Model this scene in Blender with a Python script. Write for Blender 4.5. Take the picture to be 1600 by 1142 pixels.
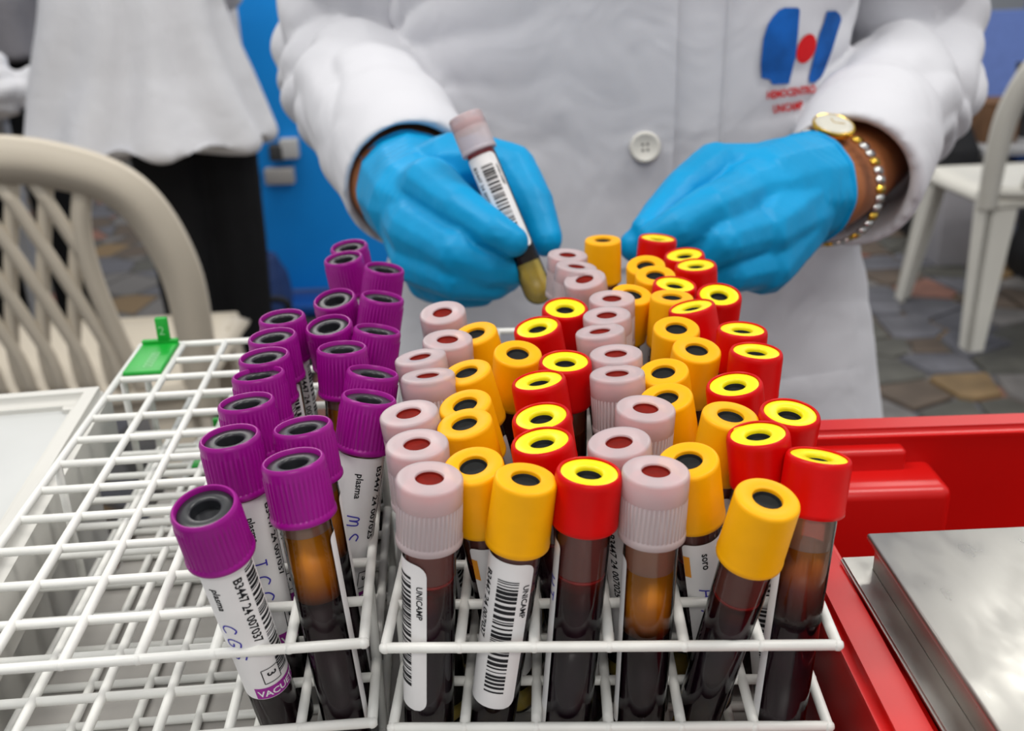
import bpy, bmesh, math, random
from mathutils import Vector, Matrix, Quaternion, noise
from mathutils.bvhtree import BVHTree

# ------------------------------------------------------------------ reset
for o in list(bpy.data.objects):
    bpy.data.objects.remove(o, do_unlink=True)
scene = bpy.context.scene
COL = scene.collection
rng = random.Random(7)
PI = math.pi

# ------------------------------------------------------------------ camera
F_PX = 1599.2
CAM = Vector((0, 0, 1.1))
CR = Vector((0.99943221, -0.01288468, -0.0311327))
CU = Vector((0.03369362, 0.38218997, 0.92346931))
CF = Vector((0.0, 0.92399394, -0.3824071))
cd = bpy.data.cameras.new('camera')
cam = bpy.data.objects.new('camera', cd)
COL.objects.link(cam)
M = Matrix((CR, CU, -CF)).transposed().to_4x4()
M.translation = CAM
cam.matrix_world = M
cd.sensor_width = 36.0
cd.lens = F_PX * 36.0 / 1600.0
cd.clip_start = 0.01
cd.clip_end = 60
cd.dof.use_dof = True
cd.dof.focus_distance = 0.275
cd.dof.aperture_fstop = 17.0
scene.camera = cam

# ------------------------------------------------------------------ world, lights, exposure
w = bpy.data.worlds.new('world')
scene.world = w
w.use_nodes = True
bgn = w.node_tree.nodes['Background']
bgn.inputs[0].default_value = (0.95, 0.97, 1.0, 1)
bgn.inputs[1].default_value = 0.50
scene.view_settings.view_transform = 'Standard'
scene.view_settings.look = 'None'
scene.view_settings.gamma = 1.0
scene.view_settings.exposure = 0.08
scene.view_settings.use_curve_mapping = False
scene.cycles.transparent_max_bounces = 32
scene.cycles.max_bounces = 10

LAMPS = [(-0.9, 0.25, 2.75), (1.0, 0.25, 2.75), (-0.9, 2.6, 2.75), (1.3, 2.6, 2.75), (0.1, -1.7, 2.75), (1.3, 4.8, 2.75), (-1.6, 4.8, 2.75)]
for k, p in enumerate(LAMPS):
    ld = bpy.data.lights.new('ceiling_light_glow', 'AREA')
    ld.shape = 'RECTANGLE'
    ld.size = 1.2
    ld.size_y = 0.3
    ld.energy = 19
    ld.color = (1.0, 0.97, 0.92)
    lo = bpy.data.objects.new('ceiling_light_glow', ld)
    COL.objects.link(lo)
    lo.location = p

def at(px, py, d):
    """world point that the photograph shows at pixel px,py, d metres deep"""
    return CAM + d * (CF + (px - 800) / F_PX * CR - (py - 571) / F_PX * CU)

# ------------------------------------------------------------------ materials
MATS = {}
def mat(name, col, rough=0.5, spec=0.5, metal=0.0, var=0.0, vscale=30.0, bump=0.0, bscale=200.0, trans=0.0,
        sss=0.0, coat=0.0, alpha=1.0, detail=3.0, sheen=0.0):
    if name in MATS:
        return MATS[name]
    m = bpy.data.materials.new(name)
    m.use_nodes = True
    nt = m.node_tree
    b = nt.nodes['Principled BSDF']
    b.inputs['Base Color'].default_value = (*col, 1)
    b.inputs['Roughness'].default_value = rough
    b.inputs['Specular IOR Level'].default_value = spec
    b.inputs['Metallic'].default_value = metal
    b.inputs['Transmission Weight'].default_value = trans
    b.inputs['Coat Weight'].default_value = coat
    b.inputs['Alpha'].default_value = alpha
    b.inputs['Sheen Weight'].default_value = sheen
    if sss:
        b.inputs['Subsurface Weight'].default_value = sss
        b.inputs['Subsurface Radius'].default_value = (0.004, 0.003, 0.003)
    tc = nt.nodes.new('ShaderNodeTexCoord')
    if var > 0:
        n = nt.nodes.new('ShaderNodeTexNoise')
        n.inputs['Scale'].default_value = vscale
        n.inputs['Detail'].default_value = detail
        nt.links.new(tc.outputs['Object'], n.inputs['Vector'])
        r = nt.nodes.new('ShaderNodeValToRGB')
        r.color_ramp.elements[0].position = 0.3
        r.color_ramp.elements[1].position = 0.7
        r.color_ramp.elements[0].color = (*[max(0, c * (1 - var)) for c in col], 1)
        r.color_ramp.elements[1].color = (*[min(1, c * (1 + var)) for c in col], 1)
        nt.links.new(n.outputs['Fac'], r.inputs['Fac'])
        nt.links.new(r.outputs['Color'], b.inputs['Base Color'])
    if bump > 0:
        n2 = nt.nodes.new('ShaderNodeTexNoise')
        n2.inputs['Scale'].default_value = bscale
        n2.inputs['Detail'].default_value = 4
        nt.links.new(tc.outputs['Object'], n2.inputs['Vector'])
        bp = nt.nodes.new('ShaderNodeBump')
        bp.inputs['Strength'].default_value = bump
        bp.inputs['Distance'].default_value = 0.001
        nt.links.new(n2.outputs['Fac'], bp.inputs['Height'])
        nt.links.new(bp.outputs['Normal'], b.inputs['Normal'])
    MATS[name] = m
    return m

def mat_clear(name, tint, gloss_rough=0.04, ior=1.45, opac=0.0, ocol=(1, 1, 1)):
    """thin clear plastic: see-through sheet with a Fresnel sheen and optionally some body colour"""
    if name in MATS:
        return MATS[name]
    m = bpy.data.materials.new(name)
    m.use_nodes = True
    nt = m.node_tree
    nt.nodes.remove(nt.nodes['Principled BSDF'])
    out = nt.nodes['Material Output']
    tr = nt.nodes.new('ShaderNodeBsdfTransparent')
    tr.inputs[0].default_value = (*tint, 1)
    base = tr.outputs[0]
    if opac > 0:
        df = nt.nodes.new('ShaderNodeBsdfDiffuse')
        df.inputs[0].default_value = (*ocol, 1)
        tl = nt.nodes.new('ShaderNodeBsdfTranslucent')
        tl.inputs[0].default_value = (*ocol, 1)
        mx0 = nt.nodes.new('ShaderNodeMixShader')
        mx0.inputs[0].default_value = 0.4
        nt.links.new(df.outputs[0], mx0.inputs[1])
        nt.links.new(tl.outputs[0], mx0.inputs[2])
        mx = nt.nodes.new('ShaderNodeMixShader')
        mx.inputs[0].default_value = opac
        nt.links.new(tr.outputs[0], mx.inputs[1])
        nt.links.new(mx0.outputs[0], mx.inputs[2])
        base = mx.outputs[0]
    gl = nt.nodes.new('ShaderNodeBsdfGlossy')
    gl.inputs['Roughness'].default_value = gloss_rough
    fr = nt.nodes.new('ShaderNodeFresnel')
    fr.inputs[0].default_value = ior
    m2 = nt.nodes.new('ShaderNodeMixShader')
    nt.links.new(fr.outputs[0], m2.inputs[0])
    nt.links.new(base, m2.inputs[1])
    nt.links.new(gl.outputs[0], m2.inputs[2])
    nt.links.new(m2.outputs[0], out.inputs[0])
    MATS[name] = m
    return m

def mat_ramp_z(name, stops, z0, z1, rough=0.25, nz=0.0):
    """liquid whose colour layers follow the length of the tube (object Z)"""
    if name in MATS:
        return MATS[name]
    m = mat(name, (1, 1, 1), rough, 0.2)
    nt = m.node_tree
    b = nt.nodes['Principled BSDF']
    tc = nt.nodes.new('ShaderNodeTexCoord')
    sp = nt.nodes.new('ShaderNodeSeparateXYZ')
    nt.links.new(tc.outputs['Object'], sp.inputs[0])
    mr = nt.nodes.new('ShaderNodeMapRange')
    mr.inputs['From Min'].default_value = z0
    mr.inputs['From Max'].default_value = z1
    nt.links.new(sp.outputs['Z'], mr.inputs['Value'])
    r = nt.nodes.new('ShaderNodeValToRGB')
    el = r.color_ramp.elements
    while len(el) < len(stops):
        el.new(0.5)
    for e, (p, c) in zip(el, stops):
        e.position = p
        e.color = (*c, 1)
    nt.links.new(mr.outputs['Result'], r.inputs['Fac'])
    nt.links.new(r.outputs['Color'], b.inputs['Base Color'])
    return m

def mat_fabric(name, col, var=0.05, bump=0.25, sheen=0.08):
    """woven cloth: fine weave relief plus broad soft creases"""
    if name in MATS:
        return MATS[name]
    m = mat(name, col, 0.85, 0.15, var=var, vscale=9, sheen=sheen)
    nt = m.node_tree
    b = nt.nodes['Principled BSDF']
    tc = nt.nodes.new('ShaderNodeTexCoord')
    n1 = nt.nodes.new('ShaderNodeTexNoise')
    n1.inputs['Scale'].default_value = 22
    n1.inputs['Detail'].default_value = 2
    n1.inputs['Distortion'].default_value = 0.6
    n2 = nt.nodes.new('ShaderNodeTexNoise')
    n2.inputs['Scale'].default_value = 900
    nt.links.new(tc.outputs['Object'], n1.inputs['Vector'])
    nt.links.new(tc.outputs['Object'], n2.inputs['Vector'])
    b1 = nt.nodes.new('ShaderNodeBump')
    b1.inputs['Strength'].default_value = bump
    b1.inputs['Distance'].default_value = 0.01
    b2 = nt.nodes.new('ShaderNodeBump')
    b2.inputs['Strength'].default_value = 0.15
    b2.inputs['Distance'].default_value = 0.0005
    nt.links.new(n1.outputs['Fac'], b1.inputs['Height'])
    nt.links.new(n2.outputs['Fac'], b2.inputs['Height'])
    nt.links.new(b1.outputs['Normal'], b2.inputs['Normal'])
    nt.links.new(b2.outputs['Normal'], b.inputs['Normal'])
    return m

WIRE = mat('white_coated_wire', (0.80, 0.80, 0.76), 0.35, 0.5, var=0.06, vscale=60, bump=0.1, bscale=400)
PURPLE = mat('purple_plastic', (0.285, 0.003, 0.215), 0.32, 0.3, var=0.08, vscale=80)
HOLER = mat('matt_dark_rubber', (0.008, 0.010, 0.011), 0.6, 0.2, var=0.2, vscale=300)
BLACKR = mat('dark_rubber', (0.016, 0.017, 0.020), 0.33, 0.6, var=0.2, vscale=300)
WHITECAP = mat_clear('milky_white_plastic', (0.92, 0.80, 0.80), 0.3, 1.35, 0.68, (0.95, 0.85, 0.875))
REDRUB = mat('dark_red_rubber', (0.17, 0.006, 0.002), 0.7, 0.15, var=0.2, vscale=300)
PINKRUB = mat('pinkish_red_rubber', (0.60, 0.11, 0.09), 0.6, 0.3, var=0.15, vscale=300)
YELLOW = mat('amber_yellow_plastic', (0.92, 0.42, 0.0), 0.42, 0.22, var=0.05, vscale=90, bump=0.06, bscale=500)
LEMON = mat('lemon_yellow_plastic', (0.93, 0.75, 0.002), 0.35, 0.35, var=0.05, vscale=90)
REDCAP = mat('red_plastic', (0.60, 0.0005, 0.0005), 0.38, 0.2, var=0.08, vscale=90)
TUBE = mat_clear('clear_plastic_tube', (0.95, 0.94, 0.94), 0.05, 1.45)
BLOODM = mat('dark_blood', (0.014, 0.004, 0.008), 0.35, 0.15, var=0.4, vscale=90)
GEL = mat('yellow_separator_gel', (0.74, 0.58, 0.12), 0.35, 0.5, var=0.15, vscale=120)
FILM_RED = mat_clear('blood_film', (0.75, 0.42, 0.40), 0.1, 1.4, 0.62, (0.52, 0.20, 0.17))
FILM_HELD = mat_clear('bright_blood_film', (0.8, 0.25, 0.25), 0.1, 1.4, 0.8, (0.42, 0.025, 0.03))
MENISC = mat('bright_red_meniscus', (0.45, 0.015, 0.012), 0.3, 0.4, var=0.2, vscale=200)
FILM_PINK = mat_clear('pinkish_film', (0.90, 0.74, 0.68), 0.1, 1.4, 0.55, (0.74, 0.50, 0.38))
PAPER = mat('white_label_paper', (0.84, 0.83, 0.83), 0.6, 0.3, var=0.03, vscale=100)
INK = mat('black_print', (0.015, 0.015, 0.018), 0.6, 0.2)
PEN = mat('blue_pen_ink', (0.06, 0.05, 0.42), 0.6, 0.2)
BAND = mat('purple_print', (0.33, 0.02, 0.30), 0.5, 0.3)
ORANGE = mat('orange_print', (0.85, 0.33, 0.02), 0.5, 0.3)
WPRINT = mat('white_print', (0.85, 0.85, 0.85), 0.5, 0.3)
GLOVE = mat('blue_nitrile', (0.001, 0.30, 0.61), 0.45, 0.22, var=0.10, vscale=25, bump=0.25, bscale=90, sss=0.05)
SKIN = mat('brown_skin', (0.33, 0.115, 0.04), 0.45, 0.4, var=0.12, vscale=60, bump=0.15, bscale=300, sss=0.1)
COAT = mat_fabric('white_cotton_cloth', (0.64, 0.64, 0.675))

# ------------------------------------------------------------------ mesh helpers
def link(o, parent=None):
    COL.objects.link(o)
    if parent is not None:
        o.parent = parent
    return o

def mesh_obj(name, me, material=None, parent=None, smooth=True):
    if material is not None and len(me.materials) == 0:
        me.materials.append(material)
    if smooth:
        for p in me.polygons:
            p.use_smooth = True
    o = bpy.data.objects.new(name, me)
    return link(o, parent)

def from_py(name, verts, faces):
    me = bpy.data.meshes.new(name)
    me.from_pydata([tuple(v) for v in verts], [], faces)
    me.update()
    return me

def bm_mesh(name, bm):
    me = bpy.data.meshes.new(name)
    bm.normal_update()
    bm.to_mesh(me)
    bm.free()
    return me

def empty(name, loc=(0, 0, 0), rot=None):
    o = bpy.data.objects.new(name, None)
    o.empty_display_size = 0.02
    COL.objects.link(o)
    o.location = loc
    if rot is not None:
        o.rotation_mode = 'QUATERNION'
        o.rotation_quaternion = rot
    return o

def tag(o, label=None, cat=None, group=None, kind=None):
    if label: o['label'] = label
    if cat: o['category'] = cat
    if group: o['group'] = group
    if kind: o['kind'] = kind
    return o

def lathe(name, prof, n=48, ribs=None):
    """prof: list of (r,z). ribs: (z0,z1,depth,count)"""
    verts, faces = [], []
    for (r, z) in prof:
        for k in range(n):
            a = 2 * PI * k / n
            rr = r
            if ribs and ribs[0] <= z <= ribs[1] and r > ribs[4]:
                rr = r + (ribs[2] if k % 4 in (1, 2) else -ribs[2]) * 0.5
            verts.append((rr * math.cos(a), rr * math.sin(a), z))
    for i in range(len(prof) - 1):
        for k in range(n):
            k2 = (k + 1) % n
            faces.append((i * n + k, i * n + k2, (i + 1) * n + k2, (i + 1) * n + k))
    if prof[0][0] > 1e-6:
        pass
    me = from_py(name, verts, faces)
    bm = bmesh.new()
    bm.from_mesh(me)
    bmesh.ops.remove_doubles(bm, verts=bm.verts, dist=1e-7)
    bmesh.ops.recalc_face_normals(bm, faces=bm.faces)
    bm.to_mesh(me)
    bm.free()
    return me

def sharp(me, ang=40):
    me.set_sharp_from_angle(angle=math.radians(ang))
    return me

def box_bm(bm, c, s, rotz=0.0, bev=0.0, mtx=None):
    r = bmesh.ops.create_cube(bm, size=1.0)
    vs = r['verts']
    bmesh.ops.scale(bm, vec=s, verts=vs)
    if bev > 0:
        es = list({e for v in vs for e in v.link_edges})
        rr = bmesh.ops.bevel(bm, geom=es, offset=bev, segments=3, affect='EDGES', profile=0.5)
        vs = list({v for f in rr['faces'] for v in f.verts} | {v for v in vs if v.is_valid})
    if rotz:
        bmesh.ops.rotate(bm, cent=(0, 0, 0), matrix=Matrix.Rotation(rotz, 3, 'Z'), verts=vs)
    if mtx is not None:
        bmesh.ops.transform(bm, matrix=mtx, verts=vs)
    bmesh.ops.translate(bm, vec=c, verts=vs)

def box(name, c, s, material, parent=None, rotz=0.0, bev=0.0):
    bm = bmesh.new()
    box_bm(bm, c, s, rotz, bev)
    o = mesh_obj(name, bm_mesh(name, bm), material, parent, smooth=bev > 0)
    if bev > 0:
        sharp(o.data, 50)
    return o

def catmull(pts, n):
    out = []
    P = [pts[0]] + list(pts) + [pts[-1]]
    for i in range(1, len(P) - 2):
        for k in range(n):
            t = k / n
            p0, p1, p2, p3 = P[i - 1], P[i], P[i + 1], P[i + 2]
            out.append(0.5 * ((2 * p1) + (-p0 + p2) * t + (2 * p0 - 5 * p1 + 4 * p2 - p3) * t * t + (-p0 + 3 * p1 - 3 * p2 + p3) * t ** 3))
    out.append(P[-2])
    return out

def tube_mesh(name, path, radii, n=12, caps=True, flat=1.0, ref=Vector((0, 0, 1))):
    """sweep of a round (or flattened) section along a path"""
    verts, faces = [], []
    m = len(path)
    prev = None
    for i, p in enumerate(path):
        a = path[max(0, i - 1)]
        b = path[min(m - 1, i + 1)]
        t = (b - a).normalized()
        if prev is None:
            x = t.cross(ref)
            if x.length < 1e-4:
                x = t.cross(Vector((1, 0, 0)))
            x.normalize()
        else:
            x = (prev - t * prev.dot(t)).normalized()
        prev = x
        y = t.cross(x).normalized()
        r = radii[i] if isinstance(radii, (list, tuple)) else radii
        for k in range(n):
            an = 2 * PI * k / n
            verts.append(p + x * (r * math.cos(an)) + y * (r * flat * math.sin(an)))
    for i in range(m - 1):
        for k in range(n):
            k2 = (k + 1) % n
            faces.append((i * n + k, i * n + k2, (i + 1) * n + k2, (i + 1) * n + k))
    if caps:
        faces.append(tuple(range(n - 1, -1, -1)))
        faces.append(tuple((m - 1) * n + k for k in range(n)))
    me = from_py(name, verts, faces)
    return me

def ribbon(name, path, width, thick, side):
    """bar of rectangular section along a path; side(p,t)->unit width direction"""
    verts, faces = [], []
    m = len(path)
    for i, p in enumerate(path):
        t = (path[min(m - 1, i + 1)] - path[max(0, i - 1)]).normalized()
        s = side(p, t)
        s = (s - t * s.dot(t)).normalized()
        nn = t.cross(s)
        wv = width[i] if isinstance(width, (list, tuple)) else width
        for a, b in ((-1, -1), (1, -1), (1, 1), (-1, 1)):
            verts.append(p + s * (a * wv / 2) + nn * (b * thick / 2))
    for i in range(m - 1):
        for k in range(4):
            k2 = (k + 1) % 4
            faces.append((i * 4 + k, i * 4 + k2, (i + 1) * 4 + k2, (i + 1) * 4 + k))
    faces.append((3, 2, 1, 0))
    faces.append(tuple((m - 1) * 4 + k for k in range(4)))
    me = from_py(name, verts, faces)
    bm = bmesh.new()
    bm.from_mesh(me)
    es = [e for e in bm.edges if len(e.link_faces) == 2 and e.calc_face_angle(0) > 0.9]
    bmesh.ops.bevel(bm, geom=es, offset=thick * 0.22, segments=2, affect='EDGES')
    bmesh.ops.recalc_face_normals(bm, faces=bm.faces)
    bm.to_mesh(me)
    bm.free()
    return me

def evaluated(o):
    dg = bpy.context.evaluated_depsgraph_get()
    return bpy.data.meshes.new_from_object(o.evaluated_get(dg))

def remeshed(name, me, voxel, smooth_it=4, factor=0.5):
    """merge overlapping closed pieces into one continuous surface"""
    o = bpy.data.objects.new(name + '_work', me)
    COL.objects.link(o)
    md = o.modifiers.new('r', 'REMESH')
    md.mode = 'VOXEL'
    md.voxel_size = voxel
    md.use_smooth_shade = True
    if smooth_it:
        s = o.modifiers.new('s', 'SMOOTH')
        s.iterations = smooth_it
        s.factor = factor
    bpy.context.view_layer.update()
    res = evaluated(o)
    bpy.data.objects.remove(o, do_unlink=True)
    res.name = name
    return res

_ico = None
def blob_bm(bm, p, r, stretch=None):
    global _ico
    if _ico is None:
        b = bmesh.new()
        bmesh.ops.create_icosphere(b, subdivisions=2, radius=1.0)
        b.verts.ensure_lookup_table()
        _ico = ([v.co.copy() for v in b.verts], [tuple(v.index for v in f.verts) for f in b.faces])
        b.free()
    vs = [bm.verts.new(p + co * r) for co in _ico[0]]
    for f in _ico[1]:
        bm.faces.new([vs[i] for i in f])

def chain_bm(bm, nodes, step=0.35):
    """tapered capsules through (point, radius) nodes"""
    for (a, ra), (b, rb) in zip(nodes[:-1], nodes[1:]):
        L = (b - a).length
        n = max(2, int(L / (min(ra, rb) * step)))
        for k in range(n + 1):
            t = k / n
            blob_bm(bm, a.lerp(b, t), ra + (rb - ra) * t)

def text_mesh(body, size, bold=0.0):
    cu = bpy.data.curves.new('print_text', 'FONT')
    cu.body = body
    cu.size = size
    cu.resolution_u = 2
    cu.offset = bold * size
    o = bpy.data.objects.new('print_text', cu)
    COL.objects.link(o)
    bpy.context.view_layer.update()
    me = evaluated(o)
    bpy.data.objects.remove(o, do_unlink=True)
    bpy.data.curves.remove(cu)
    vs = [v.co.copy() for v in me.vertices]
    fs = [tuple(p.vertices) for p in me.polygons]
    bpy.data.meshes.remove(me)
    return vs, fs

# ------------------------------------------------------------------ setting: floor, walls
FLOOR = mat('dark_stone_floor', (0.075, 0.062, 0.055), 0.6, 0.4, var=0.35, vscale=3, bump=0.3, bscale=40)
def stone_pattern(m):
    nt = m.node_tree
    b = nt.nodes['Principled BSDF']
    tc = nt.nodes.new('ShaderNodeTexCoord')
    v = nt.nodes.new('ShaderNodeTexVoronoi')
    v.inputs['Scale'].default_value = 6.3
    nt.links.new(tc.outputs['Object'], v.inputs['Vector'])
    e = nt.nodes.new('ShaderNodeTexVoronoi')
    e.feature = 'DISTANCE_TO_EDGE'
    e.inputs['Scale'].default_value = 6.3
    nt.links.new(tc.outputs['Object'], e.inputs['Vector'])
    sx = nt.nodes.new('ShaderNodeSeparateXYZ')
    nt.links.new(v.outputs['Color'], sx.inputs[0])
    r = nt.nodes.new('ShaderNodeValToRGB')
    r.color_ramp.interpolation = 'CONSTANT'
    cols = [(0.095, 0.095, 0.11), (0.085, 0.062, 0.045), (0.13, 0.122, 0.118), (0.07, 0.068, 0.058), (0.19, 0.085, 0.06), (0.17, 0.11, 0.05)]
    pos = [0, .24, .46, .66, .86, .93]
    el = r.color_ramp.elements
    while len(el) < 6: el.new(0.5)
    for q, p, c in zip(el, pos, cols):
        q.position = p
        q.color = (*c, 1)
    nt.links.new(sx.outputs['X'], r.inputs['Fac'])
    st = nt.nodes.new('ShaderNodeMath')
    st.operation = 'GREATER_THAN'
    st.inputs[1].default_value = 0.035
    nt.links.new(e.outputs['Distance'], st.inputs[0])
    mx = nt.nodes.new('ShaderNodeMix')
    mx.data_type = 'RGBA'
    mx.inputs[6].default_value = (0.05, 0.045, 0.04, 1)
    nt.links.new(st.outputs[0], mx.inputs[0])
    nt.links.new(r.outputs['Color'], mx.inputs[7])
    nt.links.new(mx.outputs[2], b.inputs['Base Color'])
stone_pattern(FLOOR)
fl = box('floor', (0, 3.5, -0.02), (14, 12, 0.04), FLOOR)
tag(fl, kind='structure')
stone_mats = [mat('stone_' + n, c, 0.5, 0.4, var=0.35, vscale=7, bump=0.4, bscale=40) for n, c in
              (('slate', (0.095, 0.095, 0.11)), ('umber', (0.085, 0.062, 0.045)), ('rust', (0.19, 0.085, 0.06)), ('sand', (0.17, 0.11, 0.05)), ('ash', (0.13, 0.122, 0.118)), ('olive', (0.07, 0.068, 0.058)))]
def voronoi_stones(x0, x1, y0, y1, step):
    seeds = []
    ny = int((y1 - y0) / step)
    nx = int((x1 - x0) / step)
    for j in range(-1, ny + 1):
        for i in range(-1, nx + 1):
            seeds.append(Vector((x0 + (i + 0.5 + rng.uniform(-.42, .42)) * step, y0 + (j + 0.5 + rng.uniform(-.42, .42)) * step)))
    for s in seeds:
        if not (x0 < s.x < x1 and y0 < s.y < y1):
            continue
        poly = [s + Vector(d) * step * 2 for d in ((-1, -1), (1, -1), (1, 1), (-1, 1))]
        for q in seeds:
            d = q - s
            if q is s or d.length > step * 3:
                continue
            nrm = d.normalized()
            lim = d.length / 2 - 0.006
            out = []
            for a, b in zip(poly, poly[1:] + poly[:1]):
                da, db = (a - s).dot(nrm) - lim, (b - s).dot(nrm) - lim
                if da <= 0: out.append(a)
                if da * db < 0: out.append(a.lerp(b, da / (da - db)))
            poly = out
            if len(poly) < 3: break
        if len(poly) < 3: continue
        n = len(poly)
        h = 0.006 + rng.random() * 0.004
        vs = [(p.x - s.x, p.y - s.y, 0.0) for p in poly] + [((p.x - s.x) * .96, (p.y - s.y) * .96, h) for p in poly]
        fs = [tuple(range(n, 2 * n))] + [(k, (k + 1) % n, n + (k + 1) % n, n + k) for k in range(n)]
        o = mesh_obj('paving_stone', from_py('paving_stone', vs, fs), rng.choice(stone_mats + [stone_mats[0], stone_mats[1], stone_mats[4], stone_mats[5], stone_mats[5]]), fl, smooth=False)
        o.location = (s.x, s.y, 0.0)
voronoi_stones(0.65, 2.45, 1.7, 4.3, 0.155)

WALLM = mat('pale_grey_plaster', (0.42, 0.44, 0.47), 0.8, 0.2, var=0.06, vscale=2, bump=0.1, bscale=80)
wb = box('wall_back', (0, 7.5, 1.4), (14, 0.1, 2.8), WALLM)
tag(wb, kind='structure')
# ------------------------------------------------------------------ bench top under the racks
PITCH = 0.018
WR = 0.00135
Z_TOP = 1.1 - 0.1565821
GAP = 0.0245
Z_BOT = Z_TOP - 2 * GAP
Z_TABLE = Z_BOT - WR - 0.0002
LEFT = dict(x=-0.0371711, y=0.2049636, yaw=0.0628, i0=6)
RIGHT = dict(x=-0.0341406, y=0.2027717, yaw=-0.0422, i0=0)
RIGHT['x'] += 0.0012
LEFT['x'] -= 0.0012

def plane_pt(px, py, z):
    d = at(px, py, 1.0) - CAM
    return CAM + d * ((z - CAM.z) / d.z)

def prism(name, pts, z0, z1, material, parent=None, bev=0.003):
    bm = bmesh.new()
    vs = [bm.verts.new((p[0], p[1], z1)) for p in pts]
    f = bm.faces.new(vs)
    r = bmesh.ops.extrude_face_region(bm, geom=[f])
    nv = [g for g in r['geom'] if isinstance(g, bmesh.types.BMVert)]
    bmesh.ops.translate(bm, vec=(0, 0, z0 - z1), verts=nv)
    bmesh.ops.recalc_face_normals(bm, faces=bm.faces)
    if bev:
        bmesh.ops.bevel(bm, geom=list(bm.edges), offset=bev, segments=2, affect='EDGES')
    o = mesh_obj(name, bm_mesh(name, bm), material, parent, smooth=False)
    return o

BENCH = mat('pale_worn_laminate', (0.36, 0.345, 0.325), 0.5, 0.4, var=0.16, vscale=25, bump=0.1, bscale=150)
bench = empty('work_bench', (0.0, 0.2, 0.0))
bo = [(-0.149, 0.232), (0.0785, 0.240), (0.0785, -0.30), (-0.149, -0.30)]
prism('bench_top', bo, Z_TABLE - 0.025, Z_TABLE, BENCH, bench)
LEGM = mat('grey_painted_steel', (0.35, 0.35, 0.36), 0.4, 0.5, var=0.05)
for lx, ly in ((-0.115, -0.27), (0.045, -0.27), (0.045, 0.20), (-0.115, 0.20)):
    box('leg', (lx, ly, (Z_TABLE - 0.025) / 2), (0.035, 0.035, Z_TABLE - 0.025), LEGM, bench, bev=0.003)
tag(bench, 'pale worn bench top under the two wire racks', 'table')

# ------------------------------------------------------------------ wire racks
def cyl_mesh(name, length, r, axis, n=10):
    v = Vector(axis)
    return tube_mesh(name, [Vector((0, 0, 0)), v * (r * 0.5), v * (length - r * 0.5), v * length], [r * 0.6, r, r, r * 0.6], n)
def make_rack(fr, label):
    root = empty('wire_rack', (fr['x'], fr['y'], Z_BOT - WR), Quaternion((0, 0, 1), fr['yaw']))
    ln = cyl_mesh('wire_long', 12 * PITCH + 2 * WR, WR, (0, 1, 0))
    cr = cyl_mesh('wire_cross', 6 * PITCH + 2 * WR, WR, (1, 0, 0))
    hl = cyl_mesh('wire_post', 2 * GAP + WR, WR * 1.05, (0, 0, 1))
    x0 = -fr['i0'] * PITCH
    for t, z in enumerate((WR, WR + GAP, WR + 2 * GAP)):
        for i in range(7):
            o = mesh_obj('wire', ln, WIRE, root)
            o.location = (x0 + i * PITCH, -WR, z)
        for j in range(13):
            o = mesh_obj('wire', cr, WIRE, root)
            o.location = (x0 - WR, (12 - j) * PITCH, z - (0.0004 if 0 < j < 12 else 0))
    for i in (0.12, 5.88):
        for j in (0.0, 1.7, 6.05, 10.6):
            o = mesh_obj('upright_wire', hl, WIRE, root)
            o.location = (x0 + (0 if i < 3 else 6) * PITCH, (12 - j) * PITCH, 0)
    tag(root, label, 'test tube rack', 'white wire tube racks')
    return root
rackL = make_rack(LEFT, 'half-empty white coated wire rack on the left, holding purple-capped tubes')
rackR = make_rack(RIGHT, 'crowded white coated wire rack in the middle, full of white, yellow and red caps')

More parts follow.
